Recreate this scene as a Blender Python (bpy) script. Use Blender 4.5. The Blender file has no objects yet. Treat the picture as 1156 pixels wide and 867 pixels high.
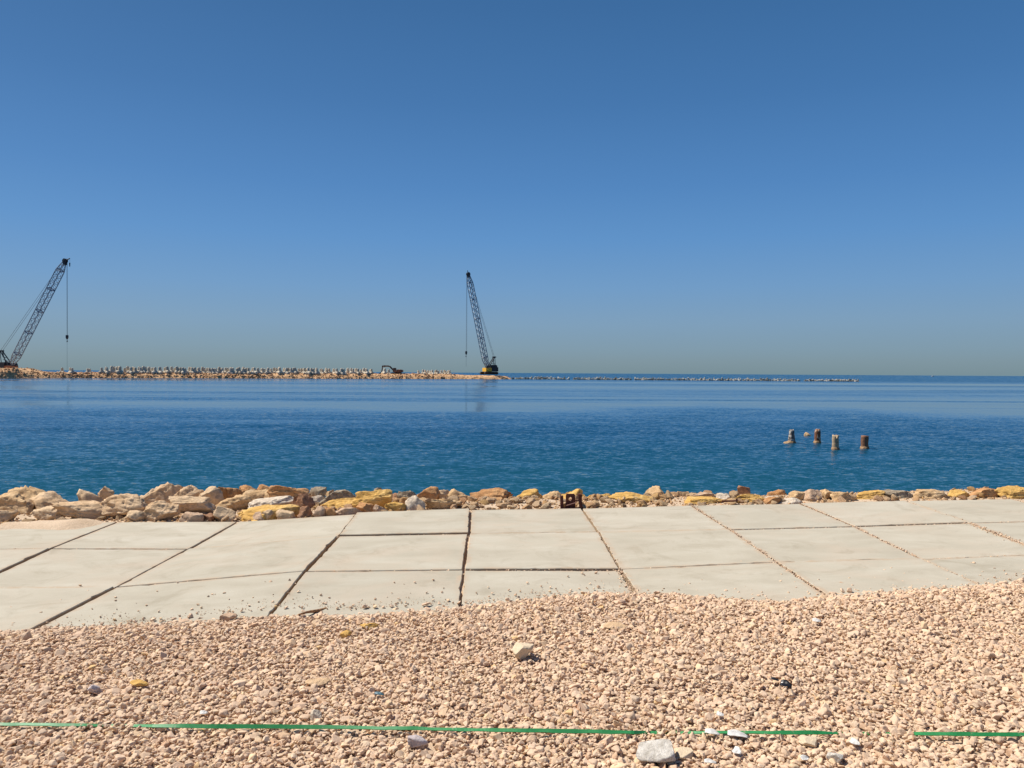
import bpy, bmesh, math, random
import numpy as np
from mathutils import Vector, Matrix, noise

R = math.radians
sc = bpy.context.scene
col = sc.collection

# ------------------------------------------------------------------ camera
PW, PH, F = 1156.0, 867.0, 860.0
CAMZ = 1.6
PITCH, ROLL = 0.0146, 0.0062
f_ = Vector((0, math.cos(PITCH), -math.sin(PITCH)))
u0_ = Vector((0, math.sin(PITCH), math.cos(PITCH)))
x0_ = Vector((1, 0, 0))
r_ = x0_ * math.cos(ROLL) + u0_ * math.sin(ROLL)
u_ = u0_ * math.cos(ROLL) - x0_ * math.sin(ROLL)
CAM = Vector((0, 0, CAMZ))

cd = bpy.data.cameras.new('camera')
cam = bpy.data.objects.new('camera', cd)
col.objects.link(cam)
cd.sensor_width = 36.0
cd.lens = F / PW * 36.0
cd.clip_start = 0.05
cd.clip_end = 80000
m3 = Matrix((r_, u_, -f_)).transposed()
cam.matrix_world = Matrix.Translation(CAM) @ m3.to_4x4()
sc.camera = cam


def ray(u, v):
    return f_ + r_ * ((u - PW / 2) / F) - u_ * ((v - PH / 2) / F)


def P(u, v, Y):
    """world point at forward distance Y seen at this place of the view"""
    d = ray(u, v)
    return CAM + d * (Y / d.y)


def Pz(u, v, z):
    d = ray(u, v)
    return CAM + d * ((z - CAMZ) / d.z)


def hz(u):
    """horizon height"""
    return PH / 2 - F * math.tan(PITCH) + (u - PW / 2) * math.tan(ROLL)


# ------------------------------------------------------------------ helpers
def tag(o, label=None, cat=None, group=None, kind=None):
    if label: o['label'] = label
    if cat: o['category'] = cat
    if group: o['group'] = group
    if kind: o['kind'] = kind
    return o


def empty(name, loc, rz=0.0):
    o = bpy.data.objects.new(name, None)
    o.location = loc
    o.rotation_euler = (0, 0, rz)
    o.empty_display_size = 0.2
    col.objects.link(o)
    return o


def link(name, me, m=None, parent=None, loc=None, rot=None):
    o = bpy.data.objects.new(name, me)
    if m and len(me.materials) == 0:
        me.materials.append(m)
    col.objects.link(o)
    if parent: o.parent = parent
    if loc is not None: o.location = loc
    if rot is not None: o.rotation_euler = rot
    return o


class MB:
    """collects pieces of ONE part"""
    def __init__(s):
        s.v, s.f = [], []

    def add(s, vs, fs):
        n = len(s.v)
        s.v += [tuple(v) for v in vs]
        s.f += [tuple(i + n for i in f) for f in fs]

    def box(s, a, b, bev=0.0):
        bm = bmesh.new()
        bmesh.ops.create_cube(bm, size=1)
        for v in bm.verts:
            v.co = Vector([(a[i] + b[i]) / 2 + v.co[i] * (b[i] - a[i]) for i in range(3)])
        if bev > 0:
            bmesh.ops.bevel(bm, geom=bm.edges[:], offset=bev, segments=2, affect='EDGES', profile=0.6)
        s.frombm(bm)

    def frombm(s, bm):
        bm.verts.index_update()
        s.add([v.co.copy() for v in bm.verts], [[v.index for v in f.verts] for f in bm.faces])
        bm.free()

    def tube(s, a, b, r0, r1=None, n=6):
        a, b = Vector(a), Vector(b)
        r1 = r0 if r1 is None else r1
        d = (b - a).normalized()
        t = Vector((0, 0, 1)) if abs(d.z) < 0.9 else Vector((1, 0, 0))
        p = d.cross(t).normalized(); q = d.cross(p)
        vs = []
        for c, r in ((a, r0), (b, r1)):
            for k in range(n):
                an = 2 * math.pi * k / n
                vs.append(c + p * (r * math.cos(an)) + q * (r * math.sin(an)))
        fs = [(k, (k + 1) % n, n + (k + 1) % n, n + k) for k in range(n)]
        fs += [tuple(range(n))[::-1], tuple(range(n, 2 * n))]
        s.add(vs, fs)

    def path(s, pts, r, n=6):
        for a, b in zip(pts[:-1], pts[1:]):
            s.tube(a, b, r, n=n)

    def prism(s, prof, y0, y1):
        """profile in xz, extruded along y"""
        n = len(prof)
        vs = [(p[0], y0, p[1]) for p in prof] + [(p[0], y1, p[1]) for p in prof]
        fs = [(k, (k + 1) % n, n + (k + 1) % n, n + k) for k in range(n)]
        fs += [tuple(range(n))[::-1], tuple(range(n, 2 * n))]
        s.add(vs, fs)

    def build(s, name, m, parent=None, loc=None, rot=None, smooth=False):
        me = bpy.data.meshes.new(name)
        me.from_pydata(s.v, [], s.f)
        bm = bmesh.new(); bm.from_mesh(me)
        bmesh.ops.recalc_face_normals(bm, faces=bm.faces[:])
        bm.to_mesh(me); bm.free()
        if smooth:
            me.polygons.foreach_set('use_smooth', [True] * len(me.polygons))
        return link(name, me, m, parent, loc, rot)


# ------------------------------------------------------------------ materials
def newmat(name):
    m = bpy.data.materials.new(name)
    m.use_nodes = True
    nt = m.node_tree
    for n in list(nt.nodes): nt.nodes.remove(n)
    out = nt.nodes.new('ShaderNodeOutputMaterial')
    b = nt.nodes.new('ShaderNodeBsdfPrincipled')
    nt.links.new(b.outputs['BSDF'], out.inputs['Surface'])
    return m, nt, b


def N(nt, typ, **kw):
    n = nt.nodes.new(typ)
    for k, v in kw.items():
        if k in ('operation', 'blend_type', 'data_type', 'noise_dimensions', 'feature', 'distance', 'interpolation_type'):
            setattr(n, k, v)
    return n


def noise_node(nt, vec, scale, detail=4, rough=0.55, dist=0.0):
    n = nt.nodes.new('ShaderNodeTexNoise')
    n.inputs['Scale'].default_value = scale
    n.inputs['Detail'].default_value = detail
    n.inputs['Roughness'].default_value = rough
    n.inputs['Distortion'].default_value = dist
    if vec is not None: nt.links.new(vec, n.inputs['Vector'])
    return n


def ramp(nt, fac, stops, interp='LINEAR'):
    n = nt.nodes.new('ShaderNodeValToRGB')
    n.color_ramp.interpolation = interp
    e = n.color_ramp.elements
    while len(e) > 1: e.remove(e[-1])
    e[0].position = stops[0][0]; e[0].color = tuple(stops[0][1]) + (1,)
    for p, c in stops[1:]:
        x = e.new(p); x.color = tuple(c) + (1,)
    if fac is not None: nt.links.new(fac, n.inputs['Fac'])
    return n


def math_n(nt, op, a, b=None, clamp=False):
    n = nt.nodes.new('ShaderNodeMath')
    n.operation = op; n.use_clamp = clamp
    for i, x in enumerate((a, b)):
        if x is None: continue
        if isinstance(x, (int, float)): n.inputs[i].default_value = x
        else: nt.links.new(x, n.inputs[i])
    return n.outputs[0]


def mixc(nt, fac, a, b, mode='MIX'):
    n = nt.nodes.new('ShaderNodeMixRGB')
    n.blend_type = mode
    for i, x in enumerate((fac, a, b)):
        if isinstance(x, (int, float)): n.inputs[i].default_value = x
        elif isinstance(x, (tuple, list)): n.inputs[i].default_value = tuple(x) + (1,)
        else: nt.links.new(x, n.inputs[i])
    return n.outputs[0]


def stone_mat(name, stops, scale=4.0, bump=0.8, bscale=11.0, spots=None, rand=None, rand_stops=None, rough=0.9, dist=0.035, vein=0.25):
    """natural stone: mottled base, optional stain spots, optional per-island / per-object colour"""
    m, nt, b = newmat(name)
    tc = nt.nodes.new('ShaderNodeTexCoord')
    vec = tc.outputs['Object']
    n1 = noise_node(nt, vec, scale, 6, 0.62, 0.4)
    c = ramp(nt, n1.outputs['Fac'], stops).outputs['Color']
    if rand:
        if rand == 'island':
            g = nt.nodes.new('ShaderNodeNewGeometry'); rv = g.outputs['Random Per Island']
        else:
            g = nt.nodes.new('ShaderNodeObjectInfo'); rv = g.outputs['Random']
        rc = ramp(nt, rv, rand_stops).outputs['Color']
        c = mixc(nt, 1.0, c, rc, 'MULTIPLY')
    if spots:
        n2 = noise_node(nt, vec, spots[0], 5, 0.6, 0.6)
        f = ramp(nt, n2.outputs['Fac'], [(spots[1], (0, 0, 0)), (spots[1] + 0.12, (1, 1, 1))]).outputs['Color']
        c = mixc(nt, f, c, spots[2])
    n3 = noise_node(nt, vec, bscale * 2.2, 4, 0.6)
    fine = ramp(nt, n3.outputs['Fac'], [(0.3, (1 - vein,) * 3), (0.6, (1.05,) * 3)]).outputs['Color']
    c = mixc(nt, 1.0, c, fine, 'MULTIPLY')
    nt.links.new(c, b.inputs['Base Color'])
    b.inputs['Roughness'].default_value = rough
    b.inputs['Specular IOR Level'].default_value = 0.25
    n4 = noise_node(nt, vec, bscale, 8, 0.68)
    bp = nt.nodes.new('ShaderNodeBump')
    bp.inputs['Strength'].default_value = bump
    bp.inputs['Distance'].default_value = dist
    nt.links.new(n4.outputs['Fac'], bp.inputs['Height'])
    nt.links.new(bp.outputs['Normal'], b.inputs['Normal'])
    return m


def paint_mat(name, c, rough=0.6, wear=(0.12, 0.07, 0.04), amount=0.62, metallic=0.0, scale=3.0, bump=0.0):
    m, nt, b = newmat(name)
    tc = nt.nodes.new('ShaderNodeTexCoord')
    n1 = noise_node(nt, tc.outputs['Object'], scale, 6, 0.65, 0.5)
    f = ramp(nt, n1.outputs['Fac'], [(amount, (0, 0, 0)), (min(amount + 0.1, 1.0), (1, 1, 1))]).outputs['Color']
    n2 = noise_node(nt, tc.outputs['Object'], scale * 6, 3, 0.6)
    v = ramp(nt, n2.outputs['Fac'], [(0.3, tuple(x * 0.8 for x in c)), (0.7, tuple(min(1, x * 1.15) for x in c))]).outputs['Color']
    nt.links.new(mixc(nt, f, v, wear), b.inputs['Base Color'])
    b.inputs['Roughness'].default_value = rough
    b.inputs['Metallic'].default_value = metallic
    if bump > 0:
        bp = nt.nodes.new('ShaderNodeBump')
        bp.inputs['Strength'].default_value = bump
        bp.inputs['Distance'].default_value = 0.01
        nt.links.new(n2.outputs['Fac'], bp.inputs['Height'])
        nt.links.new(bp.outputs['Normal'], b.inputs['Normal'])
    return m


M = {}
M['beige'] = stone_mat('beige_limestone', [(0.3, (0.50, 0.325, 0.175)), (0.5, (0.64, 0.44, 0.26)), (0.72, (0.72, 0.53, 0.34))], 5, spots=(7, 0.66, (0.36, 0.20, 0.10)))
M['pale'] = stone_mat('pale_limestone', [(0.3, (0.52, 0.36, 0.21)), (0.55, (0.66, 0.475, 0.295)), (0.75, (0.74, 0.57, 0.39))], 6, spots=(9, 0.68, (0.34, 0.24, 0.16)))
M['tan'] = stone_mat('tan_sandstone', [(0.3, (0.44, 0.27, 0.13)), (0.5, (0.60, 0.40, 0.21)), (0.72, (0.68, 0.49, 0.29))], 6, spots=(6, 0.63, (0.30, 0.14, 0.06)))
M['orange'] = stone_mat('orange_sandstone', [(0.3, (0.40, 0.19, 0.07)), (0.5, (0.53, 0.28, 0.12)), (0.72, (0.60, 0.38, 0.19))], 5, spots=(7, 0.62, (0.22, 0.10, 0.05)))
M['yellow'] = stone_mat('ochre_sandstone', [(0.3, (0.50, 0.27, 0.06)), (0.5, (0.66, 0.40, 0.12)), (0.72, (0.70, 0.48, 0.20))], 6, spots=(8, 0.62, (0.36, 0.17, 0.04)))
M['brown'] = stone_mat('reddish_brown_stone', [(0.3, (0.22, 0.10, 0.05)), (0.5, (0.34, 0.18, 0.10)), (0.72, (0.44, 0.27, 0.17))], 7, spots=(8, 0.64, (0.16, 0.08, 0.05)))
M['grey'] = stone_mat('grey_weathered_stone', [(0.3, (0.21, 0.16, 0.11)), (0.5, (0.36, 0.29, 0.20)), (0.7, (0.47, 0.38, 0.27))], 12, spots=(14, 0.58, (0.10, 0.085, 0.07)))
M['white'] = stone_mat('white_stone', [(0.3, (0.56, 0.45, 0.33)), (0.6, (0.69, 0.58, 0.45))], 8)
M['pink'] = stone_mat('pinkish_stone', [(0.3, (0.45, 0.29, 0.18)), (0.6, (0.58, 0.41, 0.28))], 9, spots=(12, 0.64, (0.30, 0.15, 0.09)))
RUB = [(0.0, (0.80, 0.72, 0.60)), (0.2, (1.0, 0.92, 0.84)), (0.42, (1.0, 0.80, 0.60)), (0.55, (0.95, 0.78, 0.50)), (0.7, (1.05, 0.98, 0.92)), (0.82, (0.78, 0.55, 0.40)), (0.93, (1.15, 1.1, 1.02)), (1.0, (0.6, 0.55, 0.5))]
M['rubble'] = stone_mat('rubble_stone', [(0.3, (0.54, 0.39, 0.24)), (0.6, (0.66, 0.50, 0.335))], 12, rand='object', rand_stops=RUB, bscale=30)
M['rubble_i'] = stone_mat('rubble_fragments', [(0.3, (0.54, 0.39, 0.24)), (0.6, (0.66, 0.50, 0.335))], 12, rand='island', rand_stops=RUB, bscale=30)
GRV = [(0.0, (0.78, 0.70, 0.64)), (0.15, (1.0, 0.92, 0.88)), (0.3, (0.94, 0.84, 0.78)), (0.45, (1.05, 1.0, 0.95)), (0.6, (1.02, 0.90, 0.84)), (0.72, (0.90, 0.86, 0.84)), (0.84, (1.10, 1.02, 0.88)), (0.94, (0.84, 0.68, 0.58)), (0.985, (1.2, 1.16, 1.1)), (1.0, (1.05, 0.88, 0.55))]
M['gravel'] = stone_mat('pinkish_crushed_stone', [(0.3, (0.605, 0.462, 0.326)), (0.6, (0.70, 0.552, 0.405))], 22, rand='island', rand_stops=GRV, bscale=90, bump=0.5, dist=0.006, vein=0.18)
M['mound_rock'] = stone_mat('breakwater_rock', [(0.3, (0.46, 0.30, 0.18)), (0.6, (0.64, 0.46, 0.30))], 0.6, rand='island', rand_stops=[(0, (0.55, 0.5, 0.45)), (0.3, (1, 0.9, 0.8)), (0.6, (1.1, 0.95, 0.75)), (0.85, (0.8, 0.6, 0.45)), (1, (1.15, 1.1, 1.0))], bscale=2.0, dist=0.1)
M['armour'] = stone_mat('armour_concrete', [(0.3, (0.55, 0.48, 0.37)), (0.65, (0.67, 0.59, 0.465))], 0.9, rand='object', rand_stops=[(0, (0.82, 0.80, 0.76)), (0.5, (1, 1, 1)), (1, (1.12, 1.1, 1.06))], bscale=3.0, dist=0.03, bump=0.2)
M['armour_low'] = stone_mat('wet_armour_concrete', [(0.3, (0.30, 0.28, 0.24)), (0.65, (0.50, 0.47, 0.42))], 0.9, rand='object', rand_stops=[(0, (0.35, 0.33, 0.3)), (0.35, (0.8, 0.78, 0.72)), (0.7, (1, 1, 1)), (1, (1.25, 1.22, 1.18))], bscale=3.0, dist=0.03, bump=0.2)
M['dark_steel'] = paint_mat('dark_machine_paint', (0.018, 0.022, 0.03), 0.55)
M['boom'] = paint_mat('blue_grey_lattice_paint', (0.21, 0.275, 0.35), 0.55, wear=(0.10, 0.10, 0.11))
M['yellow_paint'] = paint_mat('yellow_machine_paint', (0.80, 0.46, 0.04), 0.5, amount=0.72)
M['track'] = paint_mat('track_steel', (0.02, 0.018, 0.016), 0.75)
M['rope'] = paint_mat('wire_rope', (0.05, 0.055, 0.065), 0.6)
M['glass'] = paint_mat('cab_glass', (0.02, 0.025, 0.03), 0.08, amount=1.0)
M['exc'] = paint_mat('faded_orange_machine_paint', (0.26, 0.10, 0.045), 0.6)
M['exc_arm'] = paint_mat('grimy_arm_paint', (0.10, 0.06, 0.04), 0.6)
M['rust'] = paint_mat('dark_rusty_steel', (0.075, 0.016, 0.010), 0.85, wear=(0.16, 0.045, 0.022), amount=0.52, scale=14, bump=0.5)
M['rust_l'] = paint_mat('pinkish_rusted_bar', (0.24, 0.12, 0.09), 0.85, wear=(0.13, 0.05, 0.03), amount=0.6, scale=20, bump=0.4)
M['green'] = paint_mat('green_woven_strap', (0.018, 0.23, 0.062), 0.55, wear=(0.24, 0.27, 0.15), amount=0.60, scale=26)
M['shell'] = paint_mat('white_plastic', (0.64, 0.61, 0.56), 0.45, wear=(0.5, 0.45, 0.38), amount=0.62, scale=30)
M['black_pl'] = paint_mat('black_plastic', (0.012, 0.012, 0.014), 0.3, wear=(0.06, 0.025, 0.015), amount=0.6, scale=30)
M['blue_pl'] = paint_mat('faded_blue_plastic', (0.05, 0.12, 0.15), 0.45, amount=0.8, scale=30)
M['wood'] = paint_mat('dry_wood', (0.34, 0.17, 0.07), 0.8, wear=(0.16, 0.07, 0.03), amount=0.52, scale=16, bump=0.5)
M['boat'] = paint_mat('pale_boat_paint', (0.6, 0.62, 0.64), 0.4, amount=0.8)


def concrete():
    m, nt, b = newmat('cast_concrete')
    tc = nt.nodes.new('ShaderNodeTexCoord')
    g = nt.nodes.new('ShaderNodeNewGeometry')
    vec = g.outputs['Position']
    mp = nt.nodes.new('ShaderNodeMapping')
    mp.inputs['Scale'].default_value = (1.0, 2.2, 1.0)
    nt.links.new(vec, mp.inputs['Vector'])
    n1 = noise_node(nt, mp.outputs['Vector'], 1.3, 7, 0.6, 0.6)
    c = ramp(nt, n1.outputs['Fac'], [(0.28, (0.385, 0.342, 0.264)), (0.5, (0.435, 0.392, 0.308)), (0.72, (0.485, 0.444, 0.36))]).outputs['Color']
    oi = nt.nodes.new('ShaderNodeObjectInfo')
    rc = ramp(nt, oi.outputs['Random'], [(0, (0.95, 0.95, 0.94)), (0.5, (1, 0.995, 0.98)), (1, (1.04, 1.035, 1.03))]).outputs['Color']
    c = mixc(nt, 1.0, c, rc, 'MULTIPLY')
    # sandy dust left in patches, little dark specks
    n2 = noise_node(nt, vec, 0.9, 5, 0.65, 1.0)
    f = ramp(nt, n2.outputs['Fac'], [(0.50, (0, 0, 0)), (0.68, (0.6, 0.6, 0.6))]).outputs['Color']
    c = mixc(nt, f, c, (0.47, 0.385, 0.29))
    ea = nt.nodes.new('ShaderNodeAttribute'); ea.attribute_name = 'edge'
    n6 = noise_node(nt, vec, 5, 6, 0.65, 0.8)
    fe = math_n(nt, 'MULTIPLY', math_n(nt, 'MULTIPLY', ea.outputs['Fac'], 1.7), ramp(nt, n6.outputs['Fac'], [(0.42, (0,) * 3), (0.62, (0.85,) * 3)]).outputs['Color'], True)
    c = mixc(nt, fe, c, (0.44, 0.345, 0.245))
    # old damp stains and pale scuffs
    n7 = noise_node(nt, vec, 1.9, 8, 0.7, 1.4)
    c = mixc(nt, 1.0, c, ramp(nt, n7.outputs['Fac'], [(0.33, (0.87, 0.855, 0.83)), (0.47, (1, 1, 1)), (0.62, (1, 1, 1)), (0.74, (1.05, 1.05, 1.05))]).outputs['Color'], 'MULTIPLY')
    n3 = noise_node(nt, vec, 38, 3, 0.6)
    f3 = ramp(nt, n3.outputs['Fac'], [(0.70, (0, 0, 0)), (0.76, (0.6, 0.6, 0.6))]).outputs['Color']
    c = mixc(nt, f3, c, (0.30, 0.25, 0.19))
    n5 = noise_node(nt, vec, 150, 3, 0.6)
    fine = ramp(nt, n5.outputs['Fac'], [(0.3, (0.93,) * 3), (0.7, (1.04,) * 3)]).outputs['Color']
    c = mixc(nt, 1.0, c, fine, 'MULTIPLY')
    # soil stuck to the cast sides
    sn = nt.nodes.new('ShaderNodeSeparateXYZ'); nt.links.new(g.outputs['Normal'], sn.inputs[0])
    side = math_n(nt, 'LESS_THAN', sn.outputs['Z'], 0.35)
    c = mixc(nt, math_n(nt, 'MULTIPLY', side, 0.8), c, (0.36, 0.25, 0.15))
    nt.links.new(c, b.inputs['Base Color'])
    b.inputs['Roughness'].default_value = 0.88
    b.inputs['Specular IOR Level'].default_value = 0.25
    n4 = noise_node(nt, mp.outputs['Vector'], 9, 8, 0.7)
    bp = nt.nodes.new('ShaderNodeBump')
    bp.inputs['Strength'].default_value = 0.22
    bp.inputs['Distance'].default_value = 0.012
    nt.links.new(n4.outputs['Fac'], bp.inputs['Height'])
    nt.links.new(bp.outputs['Normal'], b.inputs['Normal'])
    return m


M['concrete'] = concrete()
M['sand'] = stone_mat('sandy_ground', [(0.3, (0.46, 0.33, 0.21)), (0.5, (0.55, 0.41, 0.28)), (0.7, (0.62, 0.48, 0.34))], 2.2, bscale=26, bump=0.7, dist=0.02, spots=(18, 0.66, (0.32, 0.20, 0.11)))


def water():
    m, nt, b = newmat('sea_water')
    g = nt.nodes.new('ShaderNodeNewGeometry')
    pos = g.outputs['Position']

    def mapped(sx, sy, rz=0.0):
        mp = nt.nodes.new('ShaderNodeMapping')
        mp.inputs['Scale'].default_value = (sx, sy, 1)
        mp.inputs['Rotation'].default_value = (0, 0, rz)
        nt.links.new(pos, mp.inputs['Vector'])
        return mp.outputs['Vector']
    sep = nt.nodes.new('ShaderNodeSeparateXYZ'); nt.links.new(pos, sep.inputs[0])
    # wind: long streaks of ruffled and calm water
    band = noise_node(nt, mapped(0.0030, 0.022, 0.03), 1.0, 4, 0.55, 0.4)
    calm = ramp(nt, band.outputs['Fac'], [(0.42, (0.10,) * 3), (0.54, (0.30,) * 3), (0.68, (0.95,) * 3)]).outputs['Color']
    near = nt.nodes.new('ShaderNodeMapRange')
    near.inputs['From Min'].default_value = 26; near.inputs['From Max'].default_value = 62
    near.inputs['To Min'].default_value = 1.15; near.inputs['To Max'].default_value = 0.0
    near.interpolation_type = 'SMOOTHSTEP'
    wob = noise_node(nt, mapped(0.035, 0.05), 1.0, 3, 0.55, 0.3)
    nt.links.new(math_n(nt, 'ADD', sep.outputs['Y'], math_n(nt, 'MULTIPLY', math_n(nt, 'SUBTRACT', wob.outputs['Fac'], 0.5), 70.0)), near.inputs['Value'])
    stk = noise_node(nt, mapped(0.0035, 0.055, -0.02), 1.0, 3, 0.5, 0.5)
    streak = ramp(nt, stk.outputs['Fac'], [(0.52, (0,) * 3), (0.60, (0.9,) * 3)]).outputs['Color']
    far = nt.nodes.new('ShaderNodeMapRange')
    far.inputs['From Min'].default_value = 200; far.inputs['From Max'].default_value = 330
    far.interpolation_type = 'SMOOTHSTEP'
    nt.links.new(sep.outputs['Y'], far.inputs['Value'])
    ruf = math_n(nt, 'MAXIMUM', math_n(nt, 'MAXIMUM', math_n(nt, 'MAXIMUM', calm, streak), near.outputs[0]), math_n(nt, 'MULTIPLY', far.outputs[0], 1.5))
    gust = noise_node(nt, mapped(0.16, 0.42), 1.0, 3, 0.5, 0.3)
    gf = ramp(nt, gust.outputs['Fac'], [(0.3, (0.65,) * 3), (0.7, (1.25,) * 3)]).outputs['Color']
    amp = math_n(nt, 'MULTIPLY', ruf, gf)
    # three sizes of wavelets, as slopes
    sl = None
    for (sx, sy, det, a) in ((1.0, 1.6, 2, 0.18), (4.6, 7.5, 2, 0.60), (17.0, 22.0, 2, 0.40)):
        n = noise_node(nt, mapped(sx, sy, 0.12 * sx), 1.0, det, 0.5, 0.25)
        vm = nt.nodes.new('ShaderNodeVectorMath'); vm.operation = 'SUBTRACT'
        nt.links.new(n.outputs['Color'], vm.inputs[0]); vm.inputs[1].default_value = (0.5, 0.5, 0.5)
        vs = nt.nodes.new('ShaderNodeVectorMath'); vs.operation = 'MULTIPLY'
        nt.links.new(vm.outputs[0], vs.inputs[0]); vs.inputs[1].default_value = (a * 0.75, a, 0)
        if sl is None: sl = vs.outputs[0]
        else:
            ad = nt.nodes.new('ShaderNodeVectorMath'); ad.operation = 'ADD'
            nt.links.new(sl, ad.inputs[0]); nt.links.new(vs.outputs[0], ad.inputs[1]); sl = ad.outputs[0]
    sca = nt.nodes.new('ShaderNodeVectorMath'); sca.operation = 'SCALE'
    nt.links.new(sl, sca.inputs[0]); nt.links.new(amp, sca.inputs['Scale'])
    ad = nt.nodes.new('ShaderNodeVectorMath'); ad.operation = 'ADD'
    # wavelets run in towards the shore: their steeper faces lean that way
    lean = nt.nodes.new('ShaderNodeCombineXYZ')
    nt.links.new(math_n(nt, 'MULTIPLY', amp, -0.11), lean.inputs['Y']); lean.inputs['Z'].default_value = 1.0
    nt.links.new(sca.outputs[0], ad.inputs[0]); nt.links.new(lean.outputs[0], ad.inputs[1])
    nm = nt.nodes.new('ShaderNodeVectorMath'); nm.operation = 'NORMALIZE'
    nt.links.new(ad.outputs[0], nm.inputs[0])
    nt.links.new(nm.outputs[0], b.inputs['Normal'])
    # water body: greener over the shallow shore, deep blue further out
    sh = nt.nodes.new('ShaderNodeMapRange')
    sh.inputs['From Min'].default_value = 14; sh.inputs['From Max'].default_value = 60
    nt.links.new(sep.outputs['Y'], sh.inputs['Value'])
    deep = ramp(nt, sh.outputs[0], [(0, (0.006, 0.064, 0.094)), (0.4, (0.003, 0.050, 0.110)), (1, (0.003, 0.058, 0.128))]).outputs['Color']
    nt.links.new(deep, b.inputs['Base Color'])
    b.inputs['Roughness'].default_value = 0.06
    b.inputs['IOR'].default_value = 1.333
    b.inputs['Specular IOR Level'].default_value = 0.5
    return m


M['water'] = water()

# ------------------------------------------------------------------ slab grid (measured)
# column joints: photo points along each joint, per row line 0..2
JX = {
    0: [(133, 588.5), (57, 619), (-40, 664)],
    1: [(269, 588.0), (213, 619.5), (131, 663)],
    2: [(402, 579.5), (382, 605), (344, 645)],
    3: [(531, 575.2), (529.5, 602.5), (523.6, 643)],
    4: [(657, 573.6), (676, 601.0), (700, 643)],
    5: [(780, 570.3), (823, 598.0), (877, 635)],
    6: [(903, 568.3), (965, 594.5), (1040, 631.5)],
    7: [(1022, 565.2), (1094, 590), (1185, 625)],
}
PITCHR = 1.31


def rowY(r, X):
    return 8.9 - PITCHR * r + 0.042 * (X + 0.486)


G = {}
for j, pts in JX.items():
    for r, (u, v) in enumerate(pts):
        Y = 8.9
        for _ in range(6):
            p = P(u, v, Y); Y = rowY(r, p.x)
        G[(j, r)] = P(u, v, Y)
A_ = np.array([[1, p.x, p.y] for p in G.values()])
z_ = np.array([p.z for p in G.values()])
PL = np.linalg.lstsq(A_, z_, rcond=None)[0]


def zb(X, Y):
    """level of the ground's top (the slabs' plane), flattening out beyond the slabs"""
    X = min(max(X, -8), 8); Y = min(max(Y, 2), 10)
    return float(PL[0] + PL[1] * X + PL[2] * Y)


for j in range(8):
    G[(j, 3)] = G[(j, 2)] + (G[(j, 2)] - G[(j, 0)]) / 2
    G[(j, 3)].z = zb(G[(j, 3)].x, G[(j, 3)].y) * 0.6 + G[(j, 3)].z * 0.4
for r in range(4):
    G[(-1, r)] = G[(0, r)] + Vector((-PITCHR, -0.055, -0.02))
    G[(8, r)] = G[(7, r)] + Vector((PITCHR, 0.055, 0.02))



def zslab(X, Y):
    """top of the slabs as they really lie"""
    rr = min(max((8.9 + 0.042 * (X + 0.486) - Y) / PITCHR, 0), 2.999)
    r = int(rr); t = rr - r
    xs = [G[(j, r)].x * (1 - t) + G[(j, r + 1)].x * t for j in range(-1, 9)]
    zs = [G[(j, r)].z * (1 - t) + G[(j, r + 1)].z * t for j in range(-1, 9)]
    return float(np.interp(X, xs, zs))


rnd = random.Random(7)

# gravel edge in the photo -> world line on the slab plane
GE = [(-200, 715), (0, 711), (100, 706), (200, 700), (290, 693), (350, 691), (400, 691), (460, 686), (520, 684), (560, 680), (600, 675), (640, 671), (680, 668), (760, 670), (800, 673), (850, 677), (900, 676), (930, 672), (1000, 666), (1060, 663), (1100, 660), (1156, 655), (1400, 640)]
GEW = []
for (u, v) in GE:
    z = 0.0
    for _ in range(6):
        p = Pz(u, v, z); z = zb(p.x, p.y)
    GEW.append((p.x, p.y))
GX = np.array([p[0] for p in GEW]); GY = np.array([p[1] for p in GEW])


def gedge(X):
    return float(np.interp(X, GX, GY))


def smooth(a, b, x):
    t = min(max((x - a) / (b - a), 0), 1)
    return t * t * (3 - 2 * t)


def gravel_z(X, Y):
    """top level of the gravel bed"""
    e = gedge(X)
    t = smooth(0, 0.35, e - Y)
    lump = 0.022 * noise.noise((X * 0.9, Y * 1.1, 3.1)) + 0.010 * noise.noise((X * 3.1, Y * 3.3, 9.0))
    return zb(X, Y) + t * (0.045 + lump)


EDGE0 = [(p.x, p.y) for k, p in sorted(((k, p) for k, p in G.items() if k[1] == 0), key=lambda a: a[1].x)]
E0X = np.array([p[0] for p in EDGE0]); E0Y = np.array([p[1] for p in EDGE0])


def sea_edge(X):
    return float(np.interp(X, E0X, E0Y, left=8.55, right=9.3))


WATER_Z = -0.9


def ground_z(X, Y):
    e = sea_edge(X)
    n = 0.03 * noise.noise((X * 1.3, Y * 1.3, 0)) + 0.012 * noise.noise((X * 5, Y * 5, 2))
    if Y < gedge(X) + 0.05:
        base = gravel_z(X, Y) - 0.014
        if Y < 0: base = zb(X, 2)
        return base
    if Y < e + 0.02:
        # under the slabs; some sand sits in the joints
        z = zslab(X, Y) - 0.062 + 0.032 * smooth(-0.1, 0.35, noise.noise((X * 1.1, Y * 1.7, 5)))
        if X < -4.3:   # sand spilled over the corner of the sea-side slabs
            w_ = 0.25 * noise.noise((X * 2.3, Y * 3.1, 8)) + 0.10 * noise.noise((X * 7, Y * 8, 3))
            z += 0.085 * smooth(0.72, 0.08, abs(e - Y) + w_) * smooth(-4.4, -5.0, X + 0.5 * w_)
        return z
    # strip of broken rock and the shore slope
    z = zslab(X, e) - 0.035 + 0.6 * n
    fall = smooth(e + 0.75, e + 4.8, Y)
    return z - fall * 3.2


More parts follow.
